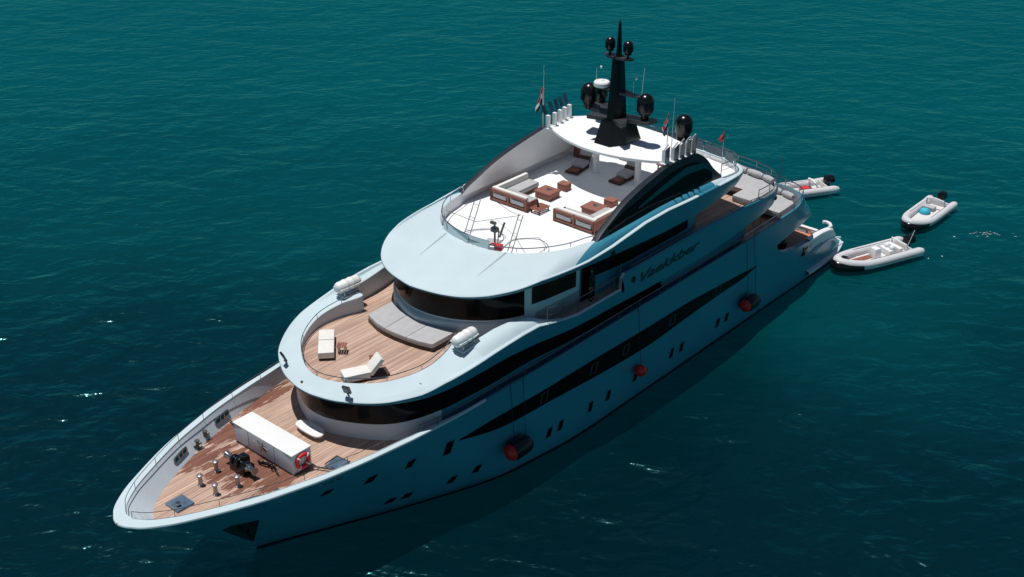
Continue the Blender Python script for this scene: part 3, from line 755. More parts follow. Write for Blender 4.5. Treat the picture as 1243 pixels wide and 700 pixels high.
for x, y, z, r, hg_ in ((31.3, -1.62, 13.30, .44, .98), (31.0, 1.75, 13.2, .44, .98), (31.0, .5, 16.28, .26, .58), (31.0, -.62, 16.28, .26, .58), (32.7, 2.35, 12.75, .44, .95), (33.6, -2.5, 11.75, .46, 1.0)):
    dome('radome', x, y, z, r, hg_)
pd = MB(30)
for x, y, z0, z1, r in ((31.3, -1.62, 12.85, 13.3, .2), (31.0, 1.75, 12.8, 13.2, .2), (31.0, .5, 15.93, 16.2, .06), (31.0, -.62, 15.93, 16.2, .06), (32.7, 2.35, 12.6, 12.7, .2), (33.6, -2.5, 9.0, 11.7, .34)):
    pd.lathe((x, y, z0), [(r, 0), (r, z1-z0)], 14)
pd.build('radome_pedestal', 'black', yacht)
rp = MB(30); rp.lathe((31.0, .95, 14.16), [(.34, 0), (.42, .04), (.42, .22), (.37, .28)], 24); rp.build('radar_dome', 'white', yacht)
def whip(x, y, z, hh, lean=0, r=.018, name='whip_antenna', mat='flagwhite'):
    p = MB(0); p.tube([(x, y, z), (x+lean*.4, y, z+hh*.5), (x+lean, y, z+hh)], [r, r*.8, r*.4], 5); return p.build(name, mat, yacht)
whip(31.1, -1.5, 14.1, 1.5, .15); whip(31.0, 1.3, 14.1, 1.0, .0); whip(31.2, -.9, 14.1, .7); whip(29.95, 3.95, 11.5, 3.4, .0, .02); whip(30.9, -3.6, 11.5, 3.1, .05, .02)
whip(41.45, -4.1, 7.1, 1.5, .1, .03, mat='darksteel')
gb = MB(30)
for x, y, z in ((31.1, 1.1, 15.1), (31.15, -1.1, 14.95)): gb.lathe((x, y, z), [(.02, -.05), (.06, 0), (.06, .06), (.01, .1)], 10)
gb.build('gps_antenna', 'white', yacht)

# ------------------------------------------------------------------ rails
def rail_path(pts, z, hgt, r=.022, post_every=1.3, mid=0, name='handrail', mat='darksteel', lean=0):
    """pts list of (x,y[,z]) foot points"""
    P = [Vector((p[0], p[1], p[2] if len(p) > 2 else z)) for p in pts]
    m = MB(0); up = Vector((0, 0, hgt))
    m.tube([p+up for p in P], r, 6)
    for kk in range(mid): m.tube([p+up*(kk+1)/(mid+1) for p in P], r*.55, 4)
    acc = 1e9
    for a, b in zip(P, P[1:]):
        d = (b-a).length
        acc += d
        if acc >= post_every: m.tube([a, a+up], r*.9, 5); acc = 0
    m.tube([P[-1], P[-1]+up], r*.9, 5)
    return m.build(name, mat, yacht)
for sg in (-1, 1):
    bow = [(x, sg*max(0, y-.02), 4.95) for x, y in i_pts if x < 13.2][1:]
    rail_path(bow, 0, .32, .014, 1.7)
    rail_path([(x, sg*(hb(x, 4.9)-.08), lin(ZT, x)+.02) for x in frange(12.8, 36, 40)], 0, .36, .026, 1.6)
    rail_path([(x, sg*(hb(x, 4.9)-.08), lin(ZT, x)+.02) for x in frange(36.3, 40.6, 10)]+[(xo-.05, sg*(yo-.06), 5.32) for x, y, zb, zt_2, xo, yo in qr[6:]], 0, .42, .03, 1.2, 1, mat='chrome')
rr1 = resample([list(r) for r in B1], 5, ((0, 1), (5, 6)))
for sg in (-1, 1):
    rail_path([(r[5], sg*max(0, r[6]), r[7]) for r in rr1 if r[0] < 15.5], 0, .22, .02, 1.5, mat='chrome')
    rail_path([(r[0]-.0, sg*(r[1]-.12), r[3]) for r in rr1 if 19.6 < r[0] < 25.2], 0, .75, .026, 1.1, 1)
    rail_path([(r[0], sg*(r[1]-.1), r[7]) for r in rr1 if r[0] > 25.35 and r[1] > .2 and r[0] < 38], 0, .12, .022, 1.6)
    rail_path([(r[5], sg*max(0, r[6]), r[7]) for r in rr1 if r[0] > 37.8], 0, .55, .028, 1.1, 1, mat='chrome')
rr2 = resample([list(r) for r in B2], 5, ((0, 1), (5, 6)))
for sg in (-1, 1):
    rail_path([(r[5]+.05, sg*max(0, r[6]-.05), r[7]) for r in rr2 if r[5] < 23.9], 0, .20 if sg < 0 else .42, .024, 1.2, 0, mat='chrome')
    rail_path([(r[5], sg*max(0, r[6]), r[7]) for r in rr2 if r[0] > 34.3], 0, .72, .028, 1.4, 1, mat='chrome')
# dark wind panels in the aft rail of the sun deck
wp = MB(0)
pp = [(r[5]-.05, max(0, r[6]-.03)) for r in rr2 if r[0] > 35.0]
full = [(x, -y) for x, y in pp if y > 0]+[(x, y) for x, y in reversed(pp)]
full = full[6:-4:5]
for a, b in zip(full, full[1:]):
    a = Vector((*a, 0)); b = Vector((*b, 0)); d = b-a
    if d.length < .15: continue
    a2 = a+d*.06; b2 = b-d*.06
    wp.F(*[wp.V((p.x, p.y, z)) for p, z in ((a2, 9.36), (b2, 9.36), (b2, 9.86), (a2, 9.86))])
wp.build('wind_panel', 'navy', yacht)
# white structure aft of hardtop: low seat box on the aft sun deck
ab = MB(30); ab.box((35.6, 2.4, 9.2), (1.6, 2.0, .4)); ab.build('deck_box', 'white', yacht, .05)

# two faint stiffening seams running down the brim
from mathutils.bvhtree import BVHTree
bmo = next(o for o in yacht.children if o.name == 'sun_deck_coaming'); tree = BVHTree.FromPolygons([v.co[:] for v in bmo.data.vertices], [p.vertices[:] for p in bmo.data.polygons])
for (xa, ya), (xb, yb2) in (((19.95, 1.55), (17.9, 1.35)), ((20.3, -2.0), (18.1, -2.1))):
    p = MB(0); pr = []
    for t in frange(0, 1, 24):
        x = xa+(xb-xa)*t; y = ya+(yb2-ya)*t; wd_ = .055*(1-t)**.7+.004; row = []
        for q in (-1, 0, 1):
            hit = tree.ray_cast(Vector((x, y+q*wd_, 12)), Vector((0, 0, -1)))[0]; row.append((x, y+q*wd_, (hit.z if hit else 9.3)+.006+(.012*(1-t) if q == 0 else 0)))
        pr.append(row)
    p.rings(pr, False, False, closed=False); p.build('brim_seam', 'seam', yacht)
# windscreen on the fore end of the sun deck
ws = MB(40)
pr = [[(19.78+.10*y*y+.0, y, 9.6), (19.86+.10*y*y, y, 10.0)] for y in frange(-1.15, 1.95, 10)]
ws.rings(pr, False, False, closed=False); ws.rings([[(p[0]+.04, p[1], p[2]) for p in q] for q in pr], False, False, closed=False)
ws.build('windscreen', 'paint', yacht)

# ------------------------------------------------------------------ sun pad in front of the bridge
sp = MB(25)
rear = [(16.75, 2.1), (16.38, 1.2), (16.22, .6), (16.18, -.05), (16.22, -.75), (16.4, -1.4), (16.75, -2.15)]
front = [(15.1, 2.0), (14.8, 1.1), (14.72, .5), (14.72, -.05), (14.78, -.8), (14.9, -1.5), (15.1, -2.15)]
base = MB(25); base.prism(front+list(reversed(rear)), 6.6, 6.78); base.build('sunpad_base', 'brownglass', yacht)
for a, b in ((0, 2), (2, 4), (4, 6)):
    c = MB(25); f_ = front[a:b+1]; r_ = rear[a:b+1]
    o = f_+list(reversed(r_)); cx = sum(p[0] for p in o)/len(o); cy = sum(p[1] for p in o)/len(o)
    o = [(cx+(x-cx)*.99, cy+(y-cy)*.988) for x, y in o]
    c.prism(o, 6.79, 7.02); c.build('sunpad_cushion', 'cushion', yacht, .03)

# ------------------------------------------------------------------ aft sun pads (upper deck aft and main deck aft)
def pads(z, xa, xb, yw, xs0, bols, n):
    c = MB(25)
    o = [(xa, -yw), (xb-.9, -yw+.05), (xb-.3, -yw+.7), (xb, -yw+1.8), (xb+.02, 0), (xb, yw-1.8), (xb-.3, yw-.7), (xb-.9, yw-.05), (xa, yw), (xa, yw-1.3), (xs0, yw-1.3), (xs0, -yw+1.3), (xa, -yw+1.3)]
    c.rings([[(x, y, z-.35) for x, y in o], [(x, y, z) for x, y in o]]); c.build('aft_sunpad', 'cushion', yacht, .04)
    for k in range(n):
        a0 = -math.pi/2+.35+(math.pi-.7)*k/n; a1 = -math.pi/2+.35+(math.pi-.7)*(k+1)/n
        def q(a): return Vector((xb-1.2+1.15*abs(math.cos(a))**.5, (yw-.2)*math.sin(a)*1.02, z+.18))
        P = [q(a0+(a1-a0)*t) for t in (.04, .3, .7, .96)]
        b = MB(40); b.tube(P, [.14, .2, .2, .14], 10); b.build('bolster', 'cushion', yacht)
pads(7.0, 37.9, 41.2, 4.5, 39.0, .2, 7)
pads(4.95, 41.6, 44.2, 4.3, 42.4, .2, 6)
# low dark table fronts
dt = MB(20); dt.box((38.75, -2.6, 6.92), (.5, 1.6, .14)); dt.box((38.75, 1.4, 6.92), (.5, 1.6, .14)); dt.box((42.05, -3.2, 4.62), (.6, 1.3, .5))
dt.build('aft_bench', 'darkwood', yacht, .02)

# ------------------------------------------------------------------ fore deck fittings
def bollard_pair(x, y, s=1):
    p = MB(30); p.lathe((x, y, 4.2), [(.13, 0), (.13, .05), (.09, .07), (.085, .42), (.13, .46), (.13, .52), (.03, .56)], 14); return p.build('bollard', 'fitting', yacht)
for x, y in ((4.17, .43), (4.2, -.52), (5.18, .73), (5.13, -.75)): bollard_pair(x, y)
for x, y in ((5.65, 2.62), (6.3, 2.95), (5.65, -2.62), (6.3, -2.95)):
    p = MB(30); p.lathe((x, y, 4.2), [(.09, 0), (.07, .06), (.07, .36), (.11, .40), (.11, .45)], 12); p.lathe((x, y, 4.42), [(.04, -.2), (.04, .2)], 8, 'X'); p.box((x+.05, y-.02*y, 4.22), (.34, .24, .04)); p.build('mooring_post', 'darksteel', yacht)
wl = MB(30)
wl.lathe((5.9, 0, 4.58), [(.17, -.52), (.24, -.48), (.24, -.34), (.16, -.3), (.16, -.1), (.30, -.08), (.30, .1), (.16, .12), (.16, .28), (.24, .3), (.24, .44), (.17, .5)], 18, 'Y'); wl.box((5.95, 0, 4.38), (.6, .9, .36)); wl.box((6.1, .1, 4.62), (.42, .4, .34))
wm = wl.build('windlass', 'black', yacht, .015)
wd = MB(30)
for sg in (-1, 1): wd.lathe((5.9, sg*.72, 4.58), [(.19, -.22), (.19, -.2), (.13, -.16), (.12, .08), (.17, .2), (.17, .22)] if sg > 0 else [(.17, -.22), (.17, -.2), (.12, -.08), (.13, .16), (.19, .2), (.19, .22)], 16, 'Y')
wd.build('windlass_drum', 'chrome', yacht)
ht = MB(20); ht.box((2.85, .03, 4.24), (.82, .82, .09)); ht.build('deck_hatch', 'hatchblue', yacht, .02)
hk = MB(20); hk.lathe((2.7, -.1, 4.29), [(.06, 0), (.06, .1), (.1, .12), (.1, .16)], 12); hk.tube([(2.5, .3, 4.3), (2.5, -.25, 4.3)], .02, 5); hk.build('hatch_handle', 'chrome', yacht)
h2 = MB(20); h2.box((8.78, -2.70, 4.23), (.78, .72, .07), rz=R(12)); h2.build('deck_hatch', 'hatchblue', yacht, .015)
h3 = MB(0); h3.tube([(8.4, -2.35, 4.28), (9.12, -2.28, 4.28), (9.2, -3.0, 4.28), (8.45, -3.06, 4.28)], .035, 5, closed=True); h3.build('hatch_frame', 'darksteel', yacht)
# bulwark fairleads: oval openings seen from inside, the sea beyond painted on a flat face
for sg in (-1, 1):
    for x in (4.6, 7.5):
        y = sg*(inner_hb(x, 4.5)-.03); dx = 1.0; a = math.atan2(inner_hb(x+.5, 4.5)-inner_hb(x-.5, 4.5), 1.0)*sg
        ring = []
        for k in range(16):
            t = 2*math.pi*k/16; u_ = .48*max(-1, min(1, 1.3*math.cos(t))); v_ = .19*max(-1, min(1, 1.3*math.sin(t)))
            ring.append((x+u_*math.cos(a), y+u_*math.sin(a)-sg*.01*0, 4.52+v_))
        p = MB(0); p.tube(ring, .04, 6, closed=True); p.cur = 1
        p.F(*[p.V((q[0], q[1]+sg*.0, q[2])) for q in ring])
        p.cur = 0
        for k in (-.14, .14): p.tube([(x+k*math.cos(a), y+k*math.sin(a)-sg*.02, 4.35), (x+k*math.cos(a), y+k*math.sin(a)-sg*.02, 4.69)], .025, 6)
        p.build('fairlead', ['chrome', 'seahole'], yacht)
cl = MB(20)
for x in (7.1, 7.9):
    y = -inner_hb(x, 4.2)+.28; cl.box((x, y, 4.26), (.22, .10, .07)); cl.box((x, y, 4.32), (.36, .06, .04))
cl.build('deck_cleat', 'white', yacht, .01)
# pipe between locker and starboard bulwark
dp_ = MB(0); dp_.tube([(7.6, 1.95, 4.35), (7.7, 2.6, 4.35), (7.8, 3.3, 4.35)], .035, 6); dp_.tube([(7.8, -1.95, 4.35), (8.1, -2.5, 4.33), (8.6, -3.4, 4.3)], .035, 6); dp_.build('deck_pipe', 'darksteel', yacht)
# floodlights on the coaming
for sg in (-1, 1):
    p = MB(0); p.box((10.12, sg*2.03, 6.98), (.09, .34, .40), rz=R(-18*sg), ry=R(-22)); p.cur = 1; p.box((10.065, sg*2.01, 6.985), (.02, .26, .30), rz=R(-18*sg), ry=R(-22)); p.cur = 0
    p.tube([(10.25, sg*2.0, 6.6), (10.15, sg*2.03, 6.8)], .04, 6); p.build('floodlight', ['black', 'hatchblue'], yacht)
vt = MB(0)
for q in ((12.6, -3.9, 6.86), (9.72, .4, 6.56)): vt.box(q, (.08, .08, .06))
vt.build('coaming_cap', 'black', yacht)
# vents on the fascias
vn = MB(0)
for x, z in ((24.3, 9.12), (24.3, 8.98+.0)): vn.box((x, -5.105, z), (.28, .03, .14))
vn.build('side_vent', 'black', yacht)
v2 = MB(30); v2.lathe((26.05, -5.10, 6.98), [(.16, -.04), (.16, 0), (.10, .01)], 14, 'Y'); v2.build('round_emblem', 'black', yacht)
v3 = MB(30); v3.lathe((39.5, -5.02, 6.80), [(.12, -.04), (.12, 0)], 12, 'Y'); v3.build('side_lamp', 'black', yacht)
v4 = MB(20); v4.box((43.5, -5.18, 2.05), (.7, .06, .16), ry=R(-25)); v4.box((43.4, -5.18, 2.1), (.1, .07, .5), ry=R(-10)); v4.build('hull_fitting', 'black', yacht)
# name in dark green script on the port fascia
fc = bpy.data.curves.new('name', 'FONT'); fc.body = 'Vaekkber'; fc.size = 1.02; fc.shear = .35; fc.extrude = .006; fc.space_character = .98; fc.offset = .02
fo = bpy.data.objects.new('name_tmp', fc); scene.collection.objects.link(fo)
dg = bpy.context.evaluated_depsgraph_get(); me = bpy.data.meshes.new_from_object(fo.evaluated_get(dg)); bpy.data.objects.remove(fo)
xsx = [v.co.x for v in me.vertices]; k = 5.2/(max(xsx)-min(xsx))
me.materials.clear(); me.materials.append(M['namegreen'])
no = bpy.data.objects.new('name_lettering', me); scene.collection.objects.link(no); no.parent = yacht
no.rotation_euler = (R(90), 0, 0); no.location = (26.35, -5.10, 6.60); no.scale = (k, .68, 1)
me.name = 'name_lettering'

# ------------------------------------------------------------------ awning frames, flat deck loops and instrument post (sun deck, forward)
aw = MB(0)
for y0, y1 in ((.76, .55), (-1.97, -2.09)):
    a = Vector((20.35, y0, 9.6)); b = Vector((20.35, y1-.12, 9.6)); ta = a+Vector((.75, -.05, 1.65)); tb = b+Vector((.75, -.05, 1.65))
    aw.tube([a, ta], .022, 5); aw.tube([b, tb], .022, 5)
    for t in (.15, .5, .85): aw.tube([a+(ta-a)*t, b+(tb-b)*t], .014, 4)
    aw.build('awning_ladder', 'chrome', yacht); aw = MB(0)
af = MB(0)
af.tube([(21.1, -2.1, 11.2), (20.6, -1.1, 10.9), (20.35, 0, 10.5), (20.6, 1.4, 10.35), (21.0, 2.6, 10.1)], .014, 5)
af.tube([(21.1, -2.1, 11.2), (22.6, -.2, 10.3), (23.5, 1.8, 10.1)], .014, 5)
af.tube([(20.5, 2.2, 9.6), (20.4, 2.3, 10.35)], .02, 5); af.tube([(20.1, 1.6, 9.6), (20.0, 1.7, 10.5)], .02, 5)
for P in ([(20.5, 1.9, 9.03), (21.8, 1.7, 9.03), (22.6, .9, 9.03), (22.2, -.1, 9.03), (21.3, -.4, 9.03)], [(21.1, -.9, 9.03), (22.3, -.6, 9.03), (23.2, -1.5, 9.03), (22.6, -2.6, 9.03), (21.2, -2.8, 9.03)]):  # thin grey loops laid flat on the deck
    af.tube(resample([list(p) for p in P], 4, ((0, 1),)), .014, 5)
    af.tube([(x+.15, y*.9, z) for x, y, z in P], .010, 5)
af.build('awning_frame_and_loops', 'fitting', yacht)
ip = MB(20); ip.tube([(20.5, -1.05, 9.0), (20.5, -1.05, 10.6)], .05, 8); ip.tube([(20.4, -1.3, 9.6), (20.5, -1.3, 10.5)], .03, 6); ip.box((20.55, -1.0, 10.35), (.25, .3, .22)); ip.box((20.45, -1.0, 10.72), (.14, .3, .12)); ip.tube([(20.6, -1.25, 10.0), (20.85, -1.35, 10.7)], .05, 6)
ip.build('instrument_post', 'darksteel', yacht, .01)
i2 = MB(20); i2.box((20.9, -.55, 9.42), (.6, .7, .1), rz=R(20)); i2.build('helm_seat', 'cushion', yacht, .03)

# ------------------------------------------------------------------ loose things on the fore deck
def lk():
    o = empty('deck_locker', (7.57, 0, 4.2), label='long white locker box lying across the teak foredeck', cat='locker')
    p = MB(20); p.box((0, 0, .49), (1.0, 3.8, .90)); p.build('locker_body', 'inner', o, .012)
    p = MB(20); p.box((0, 0, .965), (1.06, 3.86, .05)); p.build('locker_lid', 'white', o, .012)
    p = MB(0); p.lathe((-.535, -.05, .55), [(.20, -.01), (.20, .01)], 18, 'X'); p.tube([(-.56, -.45, .62), (-.56, .5, .70)], .025, 5); p.tube([(-.56, .1, .3), (-.56, -.1, .85)], .02, 5); p.tube([(-.56, -.3, .4), (-.56, .25, .8)], .02, 5); p.build('door_gear', 'chrome', o)
    p = MB(0)
    for y in (-.75, .95): p.tube([(-.503, y, .06), (-.503, y, .9)], .012, 4)
    p.build('door_seam', 'darksteel', o)
    p = MB(0); p.box((-.50, 0, .03), (.05, 3.6, .06)); p.build('locker_foot', 'black', o)
lk()
lb = empty('life_ring', (7.57, -1.97, 4.72), label='red life ring hanging on the port end of the white locker', cat='life ring')
p = MB(60); p.tube([(.30*math.cos(a), 0, .30*math.sin(a)) for a in [2*math.pi*k/24 for k in range(24)]], .085, 10, closed=True); p.build('ring', 'red', lb)
p = MB(0)
for a in (.8, 2.4, 3.9, 5.5): 
    c = Vector((.30*math.cos(a), 0, .30*math.sin(a))); p.tube([c*.68+Vector((0, -.02, 0)), c*.8+Vector((0, -.08, 0)), c+Vector((0, -.095, 0)), c*1.2+Vector((0, -.08, 0)), c*1.31+Vector((0, -.02, 0))], .028, 5)
p.build('band', 'flagwhite', lb)
hose = empty('coiled_hose', (6.95, -.5, 4.22), label='dark tangled hose heaped on the teak against the white locker', cat='hose')
p = MB(0); pts = []
for k in range(60):
    t = k*.55; pts.append((-.18+.12*math.sin(t*.7), -.3+.55*math.sin(t*.31)+.12*math.cos(t), .03+.10*abs(math.sin(t*1.3))))
p.tube(pts, .028, 5); p.build('hose', 'black', hose)
bd = MB(40)
ol = [(9.33, .62), (9.5, .72), (9.72, .68), (9.86, .4), (9.90, -.1), (9.86, -.6), (9.7, -.84), (9.48, -.92), (9.28, -.8), (9.22, -.4), (9.24, .2)]
bd.prism(resample([list(q) for q in ol+[ol[0]]], 3)[:-1], 4.42, 4.50)
bd.box((9.55, .3, 4.31), (.3, .08, .22)); bd.box((9.55, -.5, 4.31), (.3, .08, .22))
tag(bd.build('boarding_step', 'white', None, .01), 'small rounded white step on the teak in front of the curved deckhouse', 'step')

def lounger(back):
    o = empty('sun_lounger', (0, 0, 0))
    p = MB(25); p.box((-.45, 0, .26), (1.15, .70, .30)); p.build('seat_cushion', 'cushion2', o, .04)
    p = MB(25)
    if back: p.box((.42, 0, .56), (.86, .70, .20), ry=R(-48))
    else: p.box((.60, 0, .27), (.90, .70, .29))
    p.build('back_cushion', 'cushion2', o, .04)
    p = MB(20); p.box((.02, 0, .06), (1.95, .66, .09))
    for x in (-.85, .85):
        for y in (-.25, .25): p.box((x, y, .05), (.08, .08, .1))
    p.build('frame', 'darkwood', o); return o
l1 = lounger(False); l1.location = (12.22, 1.62, 6.6); l1.rotation_euler.z = math.atan2(1.84, 1.62)-.02
tag(l1, 'flat cream sun lounger nearest the starboard rail of the oval teak deck', 'sun lounger', 'cream sun loungers on the oval teak deck')
l2 = lounger(True); l2.location = (11.75, -1.42, 6.6); l2.rotation_euler.z = math.atan2(-.55, 1.15)
tag(l2, 'cream sun lounger with raised backrest by the front rail of the oval deck', 'sun lounger', 'cream sun loungers on the oval teak deck')
def side_table():
    o = empty('side_table', (0, 0, 0)); p = MB(20)
    for y in (-.16, -.05, .06, .17): p.box((0, y, .36), (.42, .09, .025))
    p.build('table_top', 'wood', o)
    p = MB(0)
    for x in (-.17, .17):
        for y in (-.15, .15): p.box((x, y, .17), (.035, .035, .34))
    p.build('table_legs', 'darkwood', o); return o
t1 = side_table(); t1.location = (12.5, .9, 6.6); t1.rotation_euler.z = .7; tag(t1, 'small brown table beside the flat cream lounger', 'side table', 'small brown tables on the oval deck')
t2 = copy_tree(t1); t2.location = (12.75, -.95, 6.6); t2.rotation_euler.z = -.4; t2['label'] = 'small reddish table behind the lounger with the raised backrest'

def raft(side):
    o = empty('life_raft', (15.5, side*3.75, 7.38), rz=R(-3*side)); p = MB(50)
    pr = [(.02, -.70), (.17, -.69), (.25, -.60), (.28, -.5), (.28, -.22), (.30, -.20), (.30, -.14), (.28, -.12), (.28, .12), (.30, .14), (.30, .20), (.28, .22), (.28, .5), (.25, .6), (.17, .69), (.02, .70)]
    p.lathe((0, 0, .45), pr, 20, 'X'); p.build('canister', 'white', o)
    p = MB(0); n = 40
    p.box((0, 0, .42), (1.24, .62, .05)); p.build('flange', 'white', o, .01)
    p = MB(0)
    for x in (-.38, .38):
        p.tube([(x, -.25, .0), (x, -.22, .22), (x, 0, .15), (x, .22, .22), (x, .25, 0)], .022, 5); p.tube([(x, .25, 0), (x+.2, .25, .25)], .016, 5)
    p.tube([(-.45, -.24, .05), (.45, -.24, .05)], .02, 5); p.tube([(-.45, .24, .05), (.45, .24, .05)], .02, 5)
    p.build('cradle', 'chrome', o)
    p = MB(0); p.box((0, 0, .0), (1.0, .7, .03)); p.build('cradle_base', 'inner', o)
    return o
r1 = raft(-1); tag(r1, 'white life raft canister on the port coaming beside the grey sunpad', 'life raft', 'white life raft canisters')
r2 = raft(1); tag(r2, 'white life raft canister on the starboard coaming with the sea behind', 'life raft', 'white life raft canisters')

# ------------------------------------------------------------------ sun deck furniture
def sofa(front_len, side_len, side):
    """L sofa: origin at outer front corner, +x aft, side=+1: front run goes towards -y"""
    o = empty('corner_sofa', (0, 0, 0)); s = -side
    p = MB(20)
    p.box((.05, s*front_len/2, .13), (.08, front_len, .10)); p.box((.05, s*front_len/2, .60), (.08, front_len, .14))
    for t in (0.02, .5, .98): p.box((.05, s*front_len*t, .34), (.10, .12, .66))
    p.box((side_len/2, s*.04, .34), (side_len, .08, .64)); p.box((.5, s*front_len/2, .12), (.9, front_len, .12)); p.box((side_len/2, s*.5, .12), (side_len, .9, .12))
    p.box((.5, s*(front_len-.03), .3), (.9, .06, .35)); p.build('frame', 'wicker', o, .01)
    p = MB(20); p.box((.03, s*front_len*.26, .36), (.03, front_len*.36, .22)); p.box((.03, s*front_len*.75, .36), (.03, front_len*.36, .22)); p.build('back_panel', 'cushion', o)
    p = MB(25); p.box((.60, s*front_len/2+s*.02, .32), (.85, front_len-.2, .24)); p.box((side_len/2+.45, s*.60, .32), (side_len-.9, .85, .24)); p.build('seat_cushion', 'cushion', o, .05)
    p = MB(25); p.box((.20, s*front_len/2, .58), (.22, front_len-.1, .34)); p.box((side_len/2+.1, s*.20, .58), (side_len-.25, .22, .34)); p.build('back_cushion', 'cushion2', o, .06)
    return o
s1 = sofa(2.4, 2.7, 1); s1.location = (25.15, 3.45, 9.0); tag(s1, 'L-shaped wicker sofa with grey cushions along the starboard wing wall', 'sofa', 'corner sofas on the sun deck')
s2 = sofa(2.55, 2.3, -1); s2.location = (25.3, -3.15, 9.0); tag(s2, 'L-shaped wicker sofa partly hidden behind the dark port wing wall', 'sofa', 'corner sofas on the sun deck')
def table(w_, d_):
    o = empty('coffee_table', (0, 0, 0)); p = MB(25); p.box((0, 0, .34), (w_, d_, .10)); p.build('table_top', 'wicker', o, .03)
    p = MB(25); p.box((0, 0, .16), (w_*.9, d_*.9, .28)); p.build('table_base', 'wood', o, .01)
    p = MB(30); p.lathe((.12, .1, .39), [(.05, 0), (.06, .02), (.05, .06)], 10); p.box((.1, -.05, .395), (.3, .2, .01)); p.build('tray', 'chrome', o); return o
c1 = table(.95, 1.05); c1.location = (27.40, 1.5, 9.0); tag(c1, 'square brown wicker coffee table beside the starboard corner sofa', 'coffee table', 'brown coffee tables on the sun deck')
c2_ = copy_tree(c1); c2_.location = (27.4, -1.55, 9.0); c2_['label'] = 'square brown wicker coffee table behind the port corner sofa'
def stool():
    o = empty('stool', (0, 0, 0)); p = MB(25); p.box((0, 0, .16), (.5, .56, .3)); p.build('stool_base', 'wicker', o, .02); p = MB(25); p.box((0, 0, .35), (.52, .58, .08)); p.build('stool_cushion', 'wicker', o, .03); return o
q1 = stool(); q1.location = (28.72, 1.45, 9.0); tag(q1, 'reddish brown cube stool behind the starboard coffee table', 'stool', 'cube stools on the sun deck')
q2 = copy_tree(q1); q2.location = (28.65, -1.66, 9.0); q2['label'] = 'reddish brown cube stool behind the port coffee table'
et = empty('end_table', (25.75, .62, 9.0), label='low slatted wooden end table at the inboard end of the starboard sofa', cat='end table')
p = MB(20)
for k in range(5): p.box((-.36+.18*k, 0, .24), (.15, .62, .04))
p.build('slatted_top', 'wood', et)
p = MB(0)
for x in (-.35, .35):
    for y in (-.25, .25): p.box((x, y, .11), (.06, .06, .22))
p.build('table_legs', 'darkwood', et)
bt = MB(40); bt.lathe((25.72, .72, 9.262), [(.05, 0), (.055, .02), (.055, .2), (.02, .28), (.02, .36)], 12)
tag(bt.build('bottle', 'black'), 'dark bottle standing on the slatted end table beside the sofa', 'bottle')
def deckchair():
    o = empty('lounge_chair', (0, 0, 0)); p = MB(20)
    p.box((-.35, 0, .08), (1.25, .78, .10)); p.box((.38, 0, .34), (.08, .74, .55), ry=R(28)); p.build('frame', 'darkwood', o, .01)
    p = MB(25); p.box((.1, 0, .30), (.9, .72, .20), ry=R(-4)); p.build('seat_cushion', 'cushion', o, .05)
    p = MB(25); p.box((.62, 0, .55), (.20, .72, .70), ry=R(30)); p.build('back_cushion', 'cushion', o, .05)
    p = MB(20); p.box((-.65, 0, .16), (.5, .5, .04)); p.build('foot_board', 'wicker', o); return o
d1 = deckchair(); d1.location = (31.5, 2.6, 9.0); d1.rotation_euler.z = .15; tag(d1, 'dark framed grey lounge chair under the hardtop, starboard of the pillars', 'lounge chair', 'grey lounge chairs under the hardtop')
d2 = copy_tree(d1); d2.location = (31.95, -.1, 9.0); d2.rotation_euler.z = 0; d2['label'] = 'dark framed grey lounge chair under the hardtop between the two white pillars'
d3 = copy_tree(d1); d3.location = (33.1, -1.9, 9.0); d3.rotation_euler.z = .1; d3['label'] = 'dark framed grey lounge chair under the hardtop closest to the port wing wall'
cbx = empty('wicker_cabinet', (32.9, 3.5, 9.0), label='tall brown wicker cabinet under the hardtop behind the starboard lounge chair', cat='cabinet')
p = MB(20); p.box((0, 0, .45), (.6, .9, .9)); p.build('cabinet_body', 'wicker', cbx, .02); p = MB(20); p.box((0, 0, .92), (.64, .94, .05)); p.build('cabinet_top', 'wood', cbx)
for i, (x, y, lab) in enumerate(((34.2, 1.3, 'low brown table in the sun behind the pillars on the aft sun deck'), (34.3, -1.2, 'low brown table aft of the lantern by the port fins'))):
    o = empty('low_table', (x, y, 9.0), label=lab, cat='table', group='low tables on the aft sun deck'); p = MB(20); p.box((0, 0, .36), (.6, 1.1, .06)); p.build('table_top', 'wood', o)
    p = MB(0)
    for a in (-.25, .25):
        for b in (-.45, .45): p.box((a, b, .17), (.06, .06, .33))
    p.build('table_legs', 'darkwood', o)
ln = empty('lantern', (32.2, -1.75, 9.0), label='black deck lantern standing beside the port white pillar', cat='lantern')
p = MB(20); p.box((0, 0, .02), (.26, .26, .04)); p.box((0, 0, .58), (.28, .28, .05), taper=.7)
for x in (-.11, .11):
    for y in (-.11, .11): p.box((x, y, .30), (.03, .03, .54))
p.build('lantern_frame', 'black', ln); p = MB(30); p.lathe((0, 0, .04), [(.05, 0), (.05, .22)], 10); p.build('candle', 'flagwhite', ln)
rb = MB(30); rb.box((20.35, -1.45, 9.66), (.28, .32, .24), rz=.3); rb.box((20.35, -1.1, 9.72), (.1, .3, .06), rz=.6)
tag(rb.build('red_bag', 'red', None, .06), 'small red bag on the front coaming of the sun deck', 'bag')
tan = empty('director_chair', (40.6, -3.4, 4.2), rz=.5, label='tan canvas chair in the shaded main deck opening near the stern', cat='chair')
p = MB(20); p.box((0, 0, .5), (.45, .45, .05)); p.box((.22, 0, .78), (.04, .45, .3)); p.build('canvas', 'tan', tan)
p = MB(0)
for a in (-.2, .2):
    for b in (-.2, .2): p.tube([(a, b, 0), (-a, b, .62)], .02, 5)
